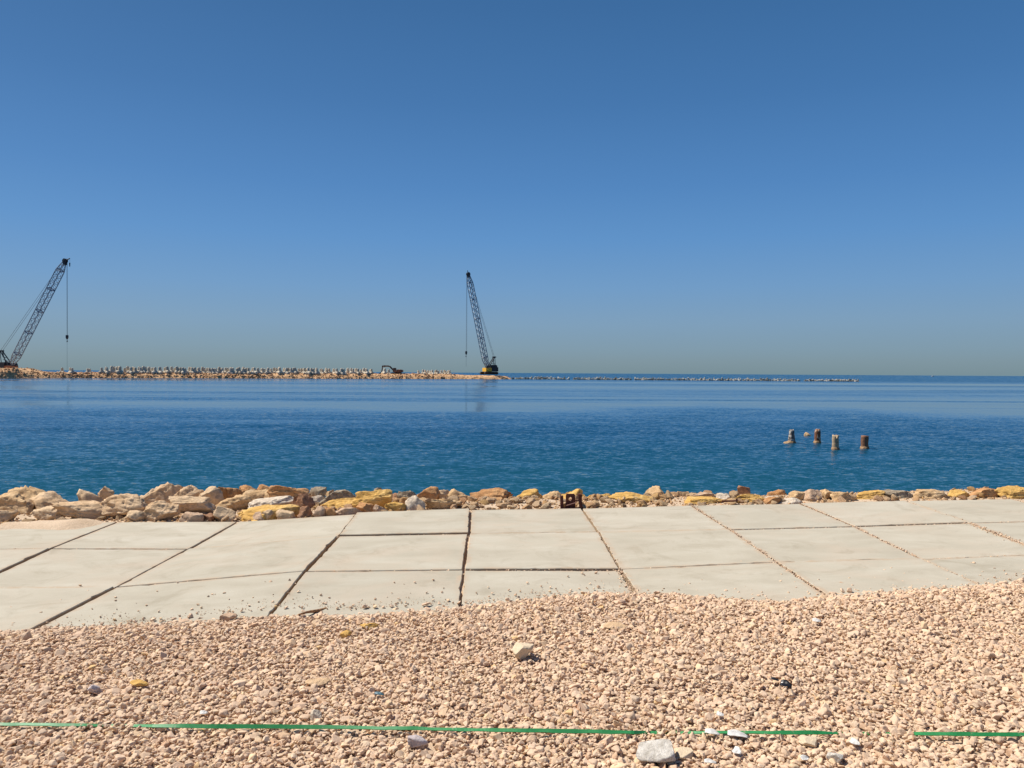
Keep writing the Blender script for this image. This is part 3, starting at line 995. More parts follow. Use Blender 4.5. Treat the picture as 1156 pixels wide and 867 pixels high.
def pile_mat(name, base, patch, dark, p1=0.5, p2=0.6, seed=0.0):
    m, nt, b = newmat(name)
    tc = nt.nodes.new('ShaderNodeTexCoord')
    mp = nt.nodes.new('ShaderNodeMapping'); mp.inputs['Location'].default_value = (seed, seed * 1.7, 0)
    nt.links.new(tc.outputs['Object'], mp.inputs['Vector'])
    n1 = noise_node(nt, mp.outputs['Vector'], 7.5, 4, 0.55, 0.5)
    f1 = ramp(nt, n1.outputs['Fac'], [(p1, (0, 0, 0)), (p1 + 0.05, (1, 1, 1))]).outputs['Color']
    c = mixc(nt, f1, base, patch)
    n2 = noise_node(nt, mp.outputs['Vector'], 12, 4, 0.6, 0.5)
    f2 = ramp(nt, n2.outputs['Fac'], [(p2, (0, 0, 0)), (p2 + 0.06, (1, 1, 1))]).outputs['Color']
    c = mixc(nt, f2, c, dark)
    n3 = noise_node(nt, mp.outputs['Vector'], 45, 4, 0.6)
    c = mixc(nt, 1.0, c, ramp(nt, n3.outputs['Fac'], [(0.3, (0.75,) * 3), (0.7, (1.15,) * 3)]).outputs['Color'], 'MULTIPLY')
    nt.links.new(c, b.inputs['Base Color'])
    b.inputs['Roughness'].default_value = 0.85
    bp = nt.nodes.new('ShaderNodeBump'); bp.inputs['Strength'].default_value = 0.8; bp.inputs['Distance'].default_value = 0.02
    nt.links.new(n1.outputs['Fac'], bp.inputs['Height']); nt.links.new(bp.outputs['Normal'], b.inputs['Normal'])
    return m


def pile(u, vb, w_px, h_px, m, collar_m, label, prof, jag, lean=0.0, prong=False):
    base = Pz(u, vb, WATER_Z)
    k = base.y / F
    rad, hgt = w_px * k / 2, h_px * k
    root = empty('mooring_pile', base); tag(root, label, 'pile', 'old pile stumps standing in the water')
    nseg, nrow = 28, 22
    rgp = random.Random(int(u))
    vs, fs = [], []
    sd = rgp.uniform(0, 50)
    for j in range(nrow + 1):
        t = j / nrow
        for i in range(nseg):
            an = 2 * math.pi * i / nseg
            top = hgt + jag * hgt * noise.noise((math.cos(an) * 1.3 + sd, math.sin(an) * 1.3, 0))
            if prong: top -= hgt * 0.30 * max(0, 1 - abs(math.sin(an) - 0.0) * 0 - abs(math.cos(an)) * 2.6)
            z = -0.7 + (top + 0.7) * t
            q = max(z, 0) / hgt
            rr = rad * np.interp(q, [p[0] for p in prof], [p[1] for p in prof])
            rr *= 1 + 0.10 * noise.noise((math.cos(an) * 2 + sd, math.sin(an) * 2, z * 7)) + 0.05 * noise.noise((math.cos(an) * 6, math.sin(an) * 6 + sd, z * 20))
            vs.append((rr * math.cos(an) + lean * max(z, 0), rr * math.sin(an), z))
    for j in range(nrow):
        for i in range(nseg):
            i2 = (i + 1) % nseg
            fs.append((j * nseg + i, j * nseg + i2, (j + 1) * nseg + i2, (j + 1) * nseg + i))
    c = len(vs)
    topz = np.mean([vs[nrow * nseg + i][2] for i in range(nseg)])
    vs.append((lean * hgt, 0, topz - (0.14 if prong else 0.015)))
    for i in range(nseg): fs.append((nrow * nseg + i, nrow * nseg + (i + 1) % nseg, c))
    mbb = MB(); mbb.add(vs, fs); mbb.build('shaft', m, root, smooth=True)
    # encrusted ring at the water line
    vs, fs = [], []
    for j, (zz, ro) in enumerate(((-0.35, 1.0), (-0.06, 1.22), (0.015, 1.26), (0.05, 1.18), (0.085, 0.98))):
        for i in range(nseg):
            an = 2 * math.pi * i / nseg
            rr = rad * ro * (1 + 0.16 * noise.noise((math.cos(an) * 2.2 + sd, math.sin(an) * 2.2, zz * 10)))
            vs.append((rr * math.cos(an), rr * math.sin(an), zz + 0.02 * noise.noise((an, sd, zz))))
    for j in range(4):
        for i in range(nseg):
            i2 = (i + 1) % nseg
            fs.append((j * nseg + i, j * nseg + i2, (j + 1) * nseg + i2, (j + 1) * nseg + i))
    mbb = MB(); mbb.add(vs, fs); mbb.build('collar', collar_m, root, smooth=True)
    return root


M['crust'] = pile_mat('tan_encrustation', (0.36, 0.22, 0.11), (0.25, 0.16, 0.08), (0.12, 0.08, 0.05), 0.5, 0.62)
pm1 = pile_mat('grey_white_pile', (0.16, 0.13, 0.11), (0.48, 0.44, 0.38), (0.05, 0.04, 0.035), 0.50, 0.58, 1)
pm2 = pile_mat('brown_pile_pale_top', (0.20, 0.075, 0.03), (0.50, 0.38, 0.27), (0.08, 0.04, 0.025), 0.55, 0.60, 4)
pm3 = pile_mat('pale_wood_pile', (0.46, 0.34, 0.21), (0.36, 0.25, 0.15), (0.10, 0.07, 0.05), 0.52, 0.61, 9)
pm4 = pile_mat('rusty_brown_pile', (0.22, 0.105, 0.055), (0.36, 0.23, 0.14), (0.15, 0.055, 0.025), 0.60, 0.58, 13)
pile(893.6, 500, 7.4, 15.2, pm1, M['crust'], 'grey pile stump with a narrower dark top, leftmost of the four', [(0, 1.0), (0.35, 0.98), (0.62, 0.86), (0.7, 0.72), (0.85, 0.80), (1.0, 0.62)], 0.05)
pile(922.8, 500, 6.8, 15.6, pm2, M['crust'], 'brown pile stump with a rounded pale top beside the low water rock', [(0, 1.0), (0.8, 0.98), (0.92, 0.86), (1.0, 0.6)], 0.05)
pile(943.0, 507.6, 7.0, 16.6, pm3, M['crust'], 'pale bleached pile stump with a notched two pronged top', [(0, 1.0), (1.0, 1.0)], 0.05, prong=True)
pile(976.0, 506.4, 7.8, 14.6, pm4, M['crust'], 'rust brown flat topped pile stump, rightmost of the four', [(0, 1.0), (1.0, 1.02)], 0.05)
for (u, vb, wpx, hpx, lab, mk) in ((912, 492, 8, 4.2, 'low tan rock breaking the water left of the brown pile', 'tan'),
                                   (888, 500.3, 7, 2.6, 'flat orange rock at the foot of the leftmost grey pile', 'tan')):
    p = Pz(u, vb, WATER_Z); k = p.y / F
    me = rock_mesh('sea_rock', int(u), wpx * k, wpx * k * 0.8, hpx * k * 2, sub=3)
    tag(link('sea_rock', me, M[mk], loc=p), lab, 'rock', 'rocks breaking the water by the piles')

# ------------------------------------------------------------------ breakwater
BU = [-260, 0, 150, 300, 450, 565, 577]
BY = [215, 236, 254, 270, 286, 298, 299]


def bw(u):
    """front water line of the breakwater"""
    Y = float(np.interp(u, BU, BY))
    return P(u, hz(u), Y).x, Y


def crest(u):
    return float(np.interp(u, [-260, 12, 22, 40, 110, 440, 505, 525, 560, 572, 577], [2.3, 2.2, 1.3, 0.8, 0.85, 1.0, 1.0, 0.62, 0.58, 0.2, -0.8]))


vs, fs = [], []
us = list(np.arange(-260, 577.1, 3.0))
prof = [(-1.5, -1.6, 0), (0.0, -1.0, 0), (1.2, 0.45, 1), (3.0, 1.0, 2), (7.0, 1.0, 2), (12, 1.0, 2), (15, 0.3, 1), (19, -1.6, 0)]
for u in us:
    X, Y = bw(u); c = crest(u)
    for (dy, zf, k) in prof:
        z = -1.6 if zf < -1.2 else (-0.95 if zf < -0.5 else (WATER_Z + (c - WATER_Z) * (0.55 if zf < 0.9 else 0.95)))
        z += 0.12 * noise.noise((X * 0.5, dy, 0)) * (k > 0)
        vs.append((X + 0.4 * noise.noise((X * 0.6, dy, 7)), Y + dy + 0.5 * noise.noise((X * 0.4, dy, 5)), z))
n = len(prof)
for i in range(len(us) - 1):
    for j in range(n - 1):
        fs.append((i * n + j, (i + 1) * n + j, (i + 1) * n + j + 1, i * n + j + 1))
m = MB(); m.add(vs, fs)
tag(m.build('breakwater', M['mound_rock']), 'long low tan rubble breakwater stretching across the water on the left', 'breakwater')
pts, sz = [], []
for _ in range(5200):
    u = rg.uniform(-250, 574); X, Y = bw(u); c = crest(u)
    t = rg.random()
    dy = rg.uniform(-0.6, 3.0) if t < 0.72 else rg.uniform(3, 12)
    z = WATER_Z + (c - WATER_Z) * float(np.interp(dy, [-0.6, 0, 1.2, 3.0, 12], [-0.15, 0.0, 0.55, 0.95, 0.95]))
    s = 0.55 * math.exp(rg.gauss(0, 0.4))
    if u > 515: s *= 0.55
    pts.append((X + rg.uniform(-.5, .5), Y + dy, z)); sz.append(s)
bwr = mass('breakwater_rubble', hulls(14, 21, 14, 0.8), pts, sz, M['mound_rock'], 8)
tag(bwr, 'tan and brown quarry stones heaped over the breakwater', None, None, 'stuff')


def armour_bm(rs, cube=False):
    """concrete tetrapod: four tapering legs from one centre"""
    bm = bmesh.new()
    dirs = [Vector((0, 0, 1))] + [Vector((math.cos(a) * 0.943, math.sin(a) * 0.943, -0.333)) for a in (0.3, 0.3 + 2.094, 0.3 + 4.189)]
    for d in dirs:
        t = Vector((0, 0, 1)) if abs(d.z) < 0.9 else Vector((1, 0, 0))
        p = d.cross(t).normalized(); q = d.cross(p)
        rings = []
        for (l, r) in ((0.0, 0.42), (0.35, 0.41), (0.95, 0.32), (1.05, 0.24)):
            rings.append([bm.verts.new(d * l + p * (r * math.cos(2 * math.pi * k / 10)) + q * (r * math.sin(2 * math.pi * k / 10))) for k in range(10)])
        for a, b in zip(rings[:-1], rings[1:]):
            for k in range(10): bm.faces.new((a[k], a[(k + 1) % 10], b[(k + 1) % 10], b[k]))
        bm.faces.new(rings[-1]); bm.faces.new(rings[0][::-1])
    bmesh.ops.recalc_face_normals(bm, faces=bm.faces[:])
    return bm


bm = armour_bm(1); me_arm = bpy.data.meshes.new('armour_block'); bm.to_mesh(me_arm); bm.free()
me_arm.polygons.foreach_set('use_smooth', [False] * len(me_arm.polygons))
me_arm.materials.append(M['armour'])
me_low = me_arm.copy(); me_low.materials.clear(); me_low.materials.append(M['armour_low'])

u = 58.0
while u < 508:
    skip = (u < 108 and rg.random() < 0.72) or (418 < u < 466 and rg.random() < 0.7) or (u > 466 and rg.random() < 0.25) or (360 < u <= 418 and rg.random() < 0.1)
    if not skip:
        X, Y = bw(u); c = crest(u)
        s = rg.uniform(1.1, 1.4) * (0.8 if u > 440 or u < 112 else 1.0)
        dy = rg.uniform(2.6, 6.0)
        o = link('armour_block', me_arm, loc=(X, Y + dy, c + 0.28 * s + rg.uniform(-.1, .15)), rot=(rg.gauss(0, .07), rg.gauss(0, .07), rg.uniform(0, 6.28)))
        o.scale = (s * 1.0, s * 1.0, s * 1.18)
        tag(o, 'pale concrete armour block standing in the long row on the left breakwater', 'armour block', 'concrete armour blocks along the left breakwater')
    u += rg.uniform(1.7, 3.1)


def low_line(u):
    return float(np.interp(u, [574, 700, 970], [303, 298, 290]))


u = 576.0
while u < 971:
    Y = low_line(u) + rg.uniform(-1.5, 2.0)
    X = P(u, hz(u), Y).x
    s = rg.uniform(0.6, 0.9)
    o = link('armour_block', me_low, loc=(X, Y, WATER_Z + rg.uniform(0.1, 0.45)), rot=(rg.uniform(-.9, .9), rg.uniform(-.9, .9), rg.uniform(0, 6.28)))
    o.scale = (s, s, s)
    tag(o, 'low concrete armour block awash in the thin line right of the middle crane', 'armour block', 'concrete armour blocks awash on the right')
    u += rg.uniform(2.3, 3.5) + (rg.uniform(2, 5) if rg.random() < 0.06 else 0)


# ------------------------------------------------------------------ lattice cranes
def crane(name_label, root_loc, rz, boom_deg, boom_len, gantry, hook_drop, tail_drop, foot_z=2.6, jib=False, deck='yellow_paint'):
    """x is the way the boom points; facing = +1 right, -1 left"""
    rt = empty('crawler_crane', root_loc, rz)
    tag(rt, name_label, 'crane', 'crawler cranes on the breakwater')
    for sy in (-1, 1):
        m = MB()
        pr = []
        for k in range(9):
            a = math.pi / 2 + math.pi * k / 8
            pr.append((-2.6 + 0.5 * math.cos(a), 0.5 + 0.5 * math.sin(a)))
        for k in range(9):
            a = -math.pi / 2 + math.pi * k / 8
            pr.append((2.6 + 0.5 * math.cos(a), 0.5 + 0.5 * math.sin(a)))
        y = sy * 1.75
        m.prism(pr, y - 0.4, y + 0.4)
        for k in range(16):
            x = -2.55 + k * 0.34
            m.box((x, y - 0.44, 1.0), (x + 0.2, y + 0.44, 1.06)); m.box((x, y - 0.44, -0.05), (x + 0.2, y + 0.44, 0.0))
        m.build('crawler_track', M['track'], rt)
    m = MB(); m.box((-1.3, -1.3, 0.35), (1.3, 1.3, 1.0), 0.05); m.tube((0, 0, 1.0), (0, 0, 1.3), 1.1, n=20); m.build('undercarriage', M['track'], rt)
    m = MB(); m.box((-3.0, -1.5, 1.15), (-0.42, 1.5, 3.6), 0.08)
    m.box((-2.8, -1.2, 3.6), (-0.8, 1.2, 3.8), 0.03); m.tube((-2.2, 0.7, 3.8), (-2.2, 0.7, 4.5), 0.09, n=8)
    m.build('machine_house', M['dark_steel'], rt)
    m = MB(); m.box((-3.5, -1.45, 1.2), (-3.02, 1.45, 2.9), 0.1); m.build('counterweight', M['dark_steel'], rt)
    m = MB(); m.box((-0.4, -1.5, 1.1), (2.2, 1.5, 2.6), 0.08); m.build('deck', M[deck], rt)
    m = MB(); m.prism([(0.5, 2.61), (2.1, 2.61), (2.1, 2.8), (1.8, 3.5), (0.5, 3.5)], 0.45, 1.45)
    cb = m.build('cab', M['dark_steel'], rt)
    m = MB(); m.box((0.7, 1.452, 2.75), (1.6, 1.47, 3.35)); m.build('window', M['glass'], cb)
    foot = Vector((1.0, 0, foot_z))
    # lattice boom
    a = R(boom_deg)
    ax = Vector((math.cos(a), 0, math.sin(a))); up = Vector((-math.sin(a), 0, math.cos(a))); sd = Vector((0, 1, 0))
    m = MB()
    W = 0.88

    def corner(t, k):
        d = t * boom_len
        w = W * min(1, 0.25 + d / 4.5, 0.32 + (boom_len - d) / 5.5)
        sy, su = ((-1, -1), (1, -1), (1, 1), (-1, 1))[k]
        return foot + ax * d + sd * (w * sy) + up * (w * su)
    ns = 34
    for k in range(4):
        for i in range(ns):
            m.tube(corner(i / ns, k), corner((i + 1) / ns, k), 0.145, n=5)
    for i in range(ns):
        for k in range(4):
            k2 = (k + 1) % 4
            A, B = (corner(i / ns, k), corner((i + 1) / ns, k2)) if i % 2 else (corner(i / ns, k2), corner((i + 1) / ns, k))
            m.tube(A, B, 0.088, n=4)
    for i in (4, 11, 18, 25, 31):
        for k in range(4): m.tube(corner(i / ns, k), corner(i / ns, (k + 1) % 4), 0.17, n=5)
    m.build('boom', M['boom'], rt)
    tip = foot + ax * boom_len
    m = MB()
    for sy in (-0.35, 0.35):
        m.tube(tip + Vector((0, sy - .12, 0)), tip + Vector((0, sy + .12, 0)), 0.75, n=16)
    m.box(tip - Vector((0.5, 0.55, 1.3)), tip + Vector((0.35, 0.55, 0.3)), 0.08)
    if jib: m.tube(tip, tip + Vector((1.9, 0, 0.75)), 0.22, 0.14)
    else: m.tube(tip, tip + ax * 1.5, 0.22, 0.1)
    m.build('boom_head', M['dark_steel'], rt)
    m = MB()
    for i in (2,):
        m.box(foot + Vector((-0.35, -0.6, -0.35)), foot + Vector((0.35, 0.6, 0.5)), 0.08)
    m.build('boom_foot', M['dark_steel'], rt)
    # gantry
    gt = foot + Vector((-gantry[0], 0, gantry[1]))
    m = MB()
    for sy in (-0.8, 0.8):
        m.tube(foot + Vector((-0.4, sy, 0.1)), gt + Vector((0, sy * 0.5, 0)), 0.17, n=6)
        m.tube(Vector((-2.4, sy, 3.6)), gt + Vector((-0.15, sy * 0.5, 0)), 0.12, n=6)
    for t in (0.3, 0.55, 0.8):
        p = (foot + Vector((-0.4, 0, 0.1))).lerp(gt, t); m.tube(p + sd * 0.6, p - sd * 0.6, 0.09, n=5)
        q = Vector((-2.4, 0, 3.6)).lerp(gt, t); m.tube(p, q, 0.08, n=5)
    m.box(gt + Vector((-0.65, -0.6, -0.2)), gt + Vector((0.55, 0.6, 0.28)), 0.06)
    m.build('gantry', M['dark_steel'], rt)
    m = MB()
    bs = foot + ax * (boom_len * 0.12)
    m.tube(foot + Vector((-1.5, 0.5, 1.0)), bs + sd * 0.5, 0.10, n=5); m.tube(foot + Vector((-1.5, -0.5, 1.0)), bs - sd * 0.5, 0.10, n=5)
    m.build('backstop', M['boom'], rt)
    m = MB()
    for sy in (-0.4, 0.4): m.tube(gt + sd * sy, tip + up * 0.3 + sd * sy, 0.045, n=5)
    m.build('pendant_line', M['rope'], rt)
    hl = tip + Vector((0.72, 0, 0))
    m = MB(); m.tube(hl, hl - Vector((0, 0, hook_drop)), 0.055, n=5)
    m.tube(hl + Vector((-0.12, 0.3, 0)), hl - Vector((0.12, -0.3, hook_drop)), 0.035, n=4)
    m.build('hoist_line', M['rope'], rt)
    hk = hl - Vector((0, 0, hook_drop))
    m = MB(); m.prism([(hk.x - .3, hk.z), (hk.x + .3, hk.z), (hk.x + .36, hk.z - .7), (hk.x + .1, hk.z - 1.3), (hk.x - .1, hk.z - 1.3), (hk.x - .36, hk.z - .7)], -0.25, 0.25)
    pts = [Vector((hk.x, 0, hk.z - 1.3)), Vector((hk.x, 0, hk.z - 1.7)), Vector((hk.x + .25, 0, hk.z - 2.0)), Vector((hk.x, 0, hk.z - 2.25)), Vector((hk.x - .22, 0, hk.z - 2.0))]
    m.path(pts, 0.09, 6)
    m.build('hook_block', M['dark_steel'], rt)
    m = MB(); m.tube(hk - Vector((0, 0, 2.2)), hk - Vector((0, 0, tail_drop)), 0.035, n=4); m.build('sling', M['rope'], rt)
    if jib:
        je = tip + Vector((1.85, 0, 0.7))
        m = MB(); m.tube(je, je - Vector((0, 0, 1.4)), 0.04, n=4); m.tube(je - Vector((0, 0, 1.4)), je - Vector((0, 0, 2.6)), 0.2, 0.12, n=8); m.build('whip_hook', M['dark_steel'], rt)
    return rt


def place_crane(label, fu, fv, tu, tv, Y, facing, gan, hook_v, tail_v, jib, yaw):
    fp = P(fu, fv, Y); tp = P(tu, tv, Y)
    d = tp - fp
    Yt = Y
    for _ in range(12):                  # the boom also swings a little towards the shore
        d = P(tu, tv, Yt) - fp
        h = abs(d.x) / math.cos(R(yaw)); Yt = Y - h * math.sin(R(yaw))
    L = math.hypot(h, d.z); ang = math.degrees(math.atan2(d.z, h))
    rz = R(-yaw) if facing > 0 else math.pi + R(yaw)
    foot_z = 2.6
    k = Y / F
    loc = Vector((fp.x - math.cos(rz), Y - math.sin(rz), fp.z - foot_z))
    return crane(label, loc, rz, ang, L, gan, (hook_v - tv) * k, (tail_v - hook_v) * k, foot_z, jib, 'exc' if jib else 'yellow_paint')


place_crane('tall lattice crane with a yellow deck at the tip of the breakwater', 549.6, 415.3, 528.6, 309.5, 303, -1, (3.3, 4.3), 395, 412 - 0, False, 32)
place_crane('lattice crane at the left edge of the picture with only its boom in view', 13.0, 413.0, 73.5, 294.5, 252, 1, (4.3, 4.9), 376, 414, True, 16)

# ------------------------------------------------------------------ excavator
ex_u = 447.5
X, Y = bw(ex_u); Y += 5.0
k = Y / F
ez = P(ex_u, 422.6, Y).z
rt = empty('excavator', P(ex_u, 422.6, Y), math.pi)
tag(rt, 'rusty orange tracked excavator with arched arm reaching left on the breakwater', 'excavator')
for sy in (-1, 1):
    m = MB(); pr = []
    for q in range(9):
        a = math.pi / 2 + math.pi * q / 8; pr.append((-1.5 + 0.35 * math.cos(a), 0.35 + 0.35 * math.sin(a)))
    for q in range(9):
        a = -math.pi / 2 + math.pi * q / 8; pr.append((1.5 + 0.35 * math.cos(a), 0.35 + 0.35 * math.sin(a)))
    m.prism(pr, sy * 1.05 - 0.28, sy * 1.05 + 0.28); m.build('crawler_track', M['track'], rt)
m = MB(); m.box((-1.9, -1.2, 0.8), (1.2, 1.2, 1.45), 0.06); m.box((-1.9, -1.2, 1.45), (-0.2, 1.2, 1.85), 0.08); m.tube((0, 0, .4), (0, 0, .8), .7, n=16); m.build('body', M['exc'], rt)
m = MB(); m.box((-2.5, -1.15, 0.85), (-1.92, 1.15, 1.75), 0.15); m.build('counterweight', M['exc_arm'], rt)
m = MB(); m.prism([(0.0, 1.46), (1.1, 1.46), (1.25, 1.9), (1.0, 2.45), (0.0, 2.45)], 0.25, 1.15); cb = m.build('cab', M['exc'], rt)
m = MB(); m.box((0.15, 1.152, 1.75), (0.9, 1.17, 2.3)); m.build('window', M['glass'], cb)
q = 1 / 0.33 * 0.33
bpts = [(0.9, 1.3), (1.6, 2.1), (2.4, 2.9), (3.4, 3.15), (4.6, 3.0), (5.3, 2.95)]
for nm, pl, r0 in (('boom_arm', bpts, 0.27), ('stick', [(5.3, 3.15), (5.45, 1.9), (5.7, 0.7)], 0.22)):
    m = MB(); m.path([Vector((x, -0.1, z)) for x, z in pl], r0, 8)
    for x, z in pl: m.tube((x, -0.1 - r0, z), (x, -0.1 + r0, z), r0 * 0.9, n=10)
    m.build(nm, M['exc_arm'], rt)
m = MB(); m.prism([(5.5, 0.75), (5.9, 0.8), (6.5, 0.35), (6.7, -0.2), (6.0, -0.25), (5.5, 0.1)], -0.55, 0.35); m.build('bucket', M['track'], rt)
m = MB(); m.tube((1.0, 0.25, 1.2), (2.5, 0.2, 2.7), 0.09, n=8); m.tube((2.8, -0.1, 3.3), (5.1, -0.1, 3.4), 0.08, n=8); m.build('hydraulic_cylinder', M['dark_steel'], rt)

# far boat on the horizon
bp = Pz(1053, hz(1053) + 1.3, WATER_Z)
bt = empty('boat', bp); tag(bt, 'tiny pale boat far out on the horizon at the right', 'boat')
m = MB()
vs = []
for (x, w) in ((-3.2, .9), (-1.5, 1.1), (1, 1.05), (2.6, .6), (3.6, .05)):
    vs += [(x, -w, 0.9 + max(0, x) * 0.1), (x, w, 0.9 + max(0, x) * 0.1), (x, w * .6, -0.2), (x, -w * .6, -0.2)]
fs = [tuple(range(4)), tuple(range(16, 20))[::-1]]
for i in range(4):
    for j in range(4): fs.append((i * 4 + j, (i + 1) * 4 + j, (i + 1) * 4 + (j + 1) % 4, i * 4 + (j + 1) % 4))
m.add(vs, fs); m.build('hull', M['boat'], bt)
m = MB(); m.prism([(-1.4, 0.95), (0.8, 0.95), (0.5, 2.0), (-1.4, 2.1)], -0.7, 0.7); m.build('cabin', M['boat'], bt)


# ------------------------------------------------------------------ green strap lying over the gravel
def on_gravel(u, v):
    z = 0.04
    for _ in range(8):
        p = Pz(u, v, z); z = gravel_z(p.x, p.y)
    return Vector((p.x, p.y, gravel_z(p.x, p.y)))


SP = [(-160, 817, 2, .5), (-60, 817, 2.4, .7), (0, 817.5, 2.6, .9), (55, 818, 2.6, .8), (95, 818.5, 2, .2), (115, 819, 2, -.35), (150, 819.3, 2, -.35), (172, 819.5, 2.4, .6), (205, 819.5, 4.2, 1), (250, 820, 5.6, 1), (300, 820, 5.6, 1), (340, 820.5, 4.8, 1), (390, 821, 3.2, 1), (430, 822, 2.8, .9), (462, 822, 4, 1), (490, 823, 2.4, .8), (530, 823.8, 2.6, .9), (570, 824.3, 3.8, 1), (625, 825, 4.6, 1), (680, 826, 4.2, 1), (715, 826.8, 3, .8), (732, 827, 2, -.6), (760, 827.2, 2, -.7), (785, 827, 2, -.2), (800, 826.8, 2, .5), (830, 826.8, 2, .7), (870, 827, 2.8, .9), (905, 827, 4.4, 1), (918, 826.8, 4.6, 1), (932, 827.4, 2.2, .6), (955, 828, 2, -.8), (990, 828.3, 2, -.7), (1022, 828.3, 2, -.6), (1040, 828.3, 2.6, .8), (1070, 828.5, 4, 1), (1120, 829, 4, 1), (1156, 829.2, 4, 1), (1220, 829.5, 3.6, 1), (1320, 830, 3, .6)]
up_ = np.arange(SP[0][0], SP[-1][0] + 1, 4.0)
vv = np.interp(up_, [s[0] for s in SP], [s[1] for s in SP]); tt = np.interp(up_, [s[0] for s in SP], [s[2] for s in SP]); ll = np.interp(up_, [s[0] for s in SP], [s[3] for s in SP])
ring = []
for uu, v, t, l in zip(up_, vv, tt, ll):
    p = on_gravel(uu, v + 0.35 * noise.noise((uu * 0.05, 0, 0)))
    kk = p.y / F
    p = Pz(uu, v + 0.35 * noise.noise((uu * 0.05, 0, 0)), p.z + 0.020 * l + 0.004)
    ht = t * kk
    # strap of constant width turned about its length: what it does not stand up it lies flat
    ring.append((p, min(ht / 0.032, 1.0)))
vs, fs = [], []
c0 = ring[0][0].copy()
for i, (p, q) in enumerate(ring):
    an = math.asin(max(0.12, min(1, q * 1.05))) + 0.25 * noise.noise((i * 0.22, 3, 0))
    wv = Vector((0, math.cos(an) * 0.007, math.sin(an) * 0.0105))
    nv = Vector((0, -math.sin(an), math.cos(an))) * 0.0016
    for s1, s2 in ((-1, -1), (1, -1), (1, 1), (-1, 1)):
        vs.append(p - c0 + wv * s1 + nv * s2)
for i in range(len(ring) - 1):
    for j in range(4): fs.append((i * 4 + j, i * 4 + (j + 1) % 4, (i + 1) * 4 + (j + 1) % 4, (i + 1) * 4 + j))
fs += [(3, 2, 1, 0), tuple(len(vs) - 4 + j for j in range(4))]
m = MB(); m.add(vs, fs)
tag(m.build('green_strap', M['green'], loc=c0, smooth=False), 'thin green strap stretched across the gravel, buried in places', 'strap')

# ------------------------------------------------------------------ single stones and litter on the gravel
STN = [
    # u, v(bottom), w px, h px, material, label
    (590.5, 747, 25, 21, 'white_tan', 'cream rounded stone on the gravel with a strong shadow'),
    (739, 866, 45, 27, 'grey_pale', 'large grey rough rock at the bottom edge below the green strap'),
    (357, 813, 13, 12, 'white', 'small white stone just above the green strap'),
    (472, 846, 24, 17, 'lilac', 'pale grey stone just below the green strap'),
    (417, 710, 22, 7, 'yellow', 'long yellow stone lying near the slab edge'),
    (390, 721, 13, 9, 'yellow', 'short yellow stone beside the longer yellow one'),
    (258, 702, 21, 10, 'pink', 'flat orange pink stone at the edge of the gravel'),
    (357, 775, 30, 8, 'beige', 'flat sandy stone half sunk into the gravel'),
    (694, 711, 26, 8, 'beige', 'flat pale yellow stone half sunk behind the cream stone'),
    (771, 858, 22, 12, 'white_tan', 'cream wedge stone beside the large grey rock'),
    (913, 846, 22, 14, 'white_tan', 'cream stone below the green strap at the right'),
    (944, 864, 20, 14, 'grey_pale', 'dull grey stone at the bottom right'),
    (106, 784, 14, 12, 'lilac', 'mauve grey stone left of the brown wedge'),
]
M['white_tan'] = stone_mat('cream_stone', [(0.3, (0.58, 0.45, 0.30)), (0.65, (0.66, 0.53, 0.37))], 14, bscale=60, dist=0.008, vein=0.1)
M['grey_pale'] = stone_mat('grey_granular_rock', [(0.3, (0.38, 0.34, 0.28)), (0.5, (0.58, 0.53, 0.46)), (0.7, (0.70, 0.66, 0.59))], 38, bscale=80, dist=0.01, bump=0.8, spots=(60, 0.62, (0.26, 0.22, 0.18)))
M['lilac'] = stone_mat('mauve_grey_stone', [(0.3, (0.44, 0.37, 0.35)), (0.65, (0.54, 0.47, 0.46))], 20, bscale=60, dist=0.006)
for i, (u, v, wp, hp, mk, lab) in enumerate(STN):
    p = on_gravel(u, v - hp * 0.12)
    w = wp * p.y / F
    dd = w * (1.05 if mk == 'white_tan' else 0.75)
    q = on_gravel(u, v - hp * 0.12 - 2); Yc = p.y + dd * 0.35
    zt = P(u, v - hp, Yc).z; z0 = p.z - 0.012
    zt = max(zt, p.z + 0.012)
    me = rock_mesh('loose_stone', 300 + i, w, dd, zt - z0, cuts=14, sub=4, rough=0.06, lo=0.36 if mk == 'grey_pale' else 0.45, hi=0.75 if mk == 'grey_pale' else 0.85, top=0.5)
    o = link('loose_stone', me, M[mk], loc=(P(u, v, Yc).x, Yc, (zt + z0) / 2))
    tag(o, lab, 'stone', 'larger loose stones lying on the gravel')

# brown wedge and stick
p = on_gravel(157, 776)
me = rock_mesh('loose_stone', 350, 0.105, 0.05, 0.028, cuts=9, sub=4, rough=0.05)
tag(link('loose_stone', me, M['yellow'], loc=(p.x, p.y, p.z + 0.022), rot=(0, R(8), R(-8))), 'tan and brown wedge stone propped over a dark hollow', 'stone', 'larger loose stones lying on the gravel')
a, b = on_gravel(337, 697), on_gravel(368, 690)
m = MB()
pts = [Vector((0, 0, 0)).lerp(b - a, t) + Vector((0, 0.004 * math.sin(t * 7), 0.004 * math.sin(t * 5))) for t in np.linspace(0, 1, 8)]
for i in range(7): m.tube(pts[i], pts[i + 1], 0.006 + 0.009 * i / 7, 0.006 + 0.009 * (i + 1) / 7, n=8)
tag(m.build('stick', M['wood'], loc=a + Vector((0, 0, 0.018)), smooth=True), 'short brown dry stick lying along the edge of the gravel', 'stick')


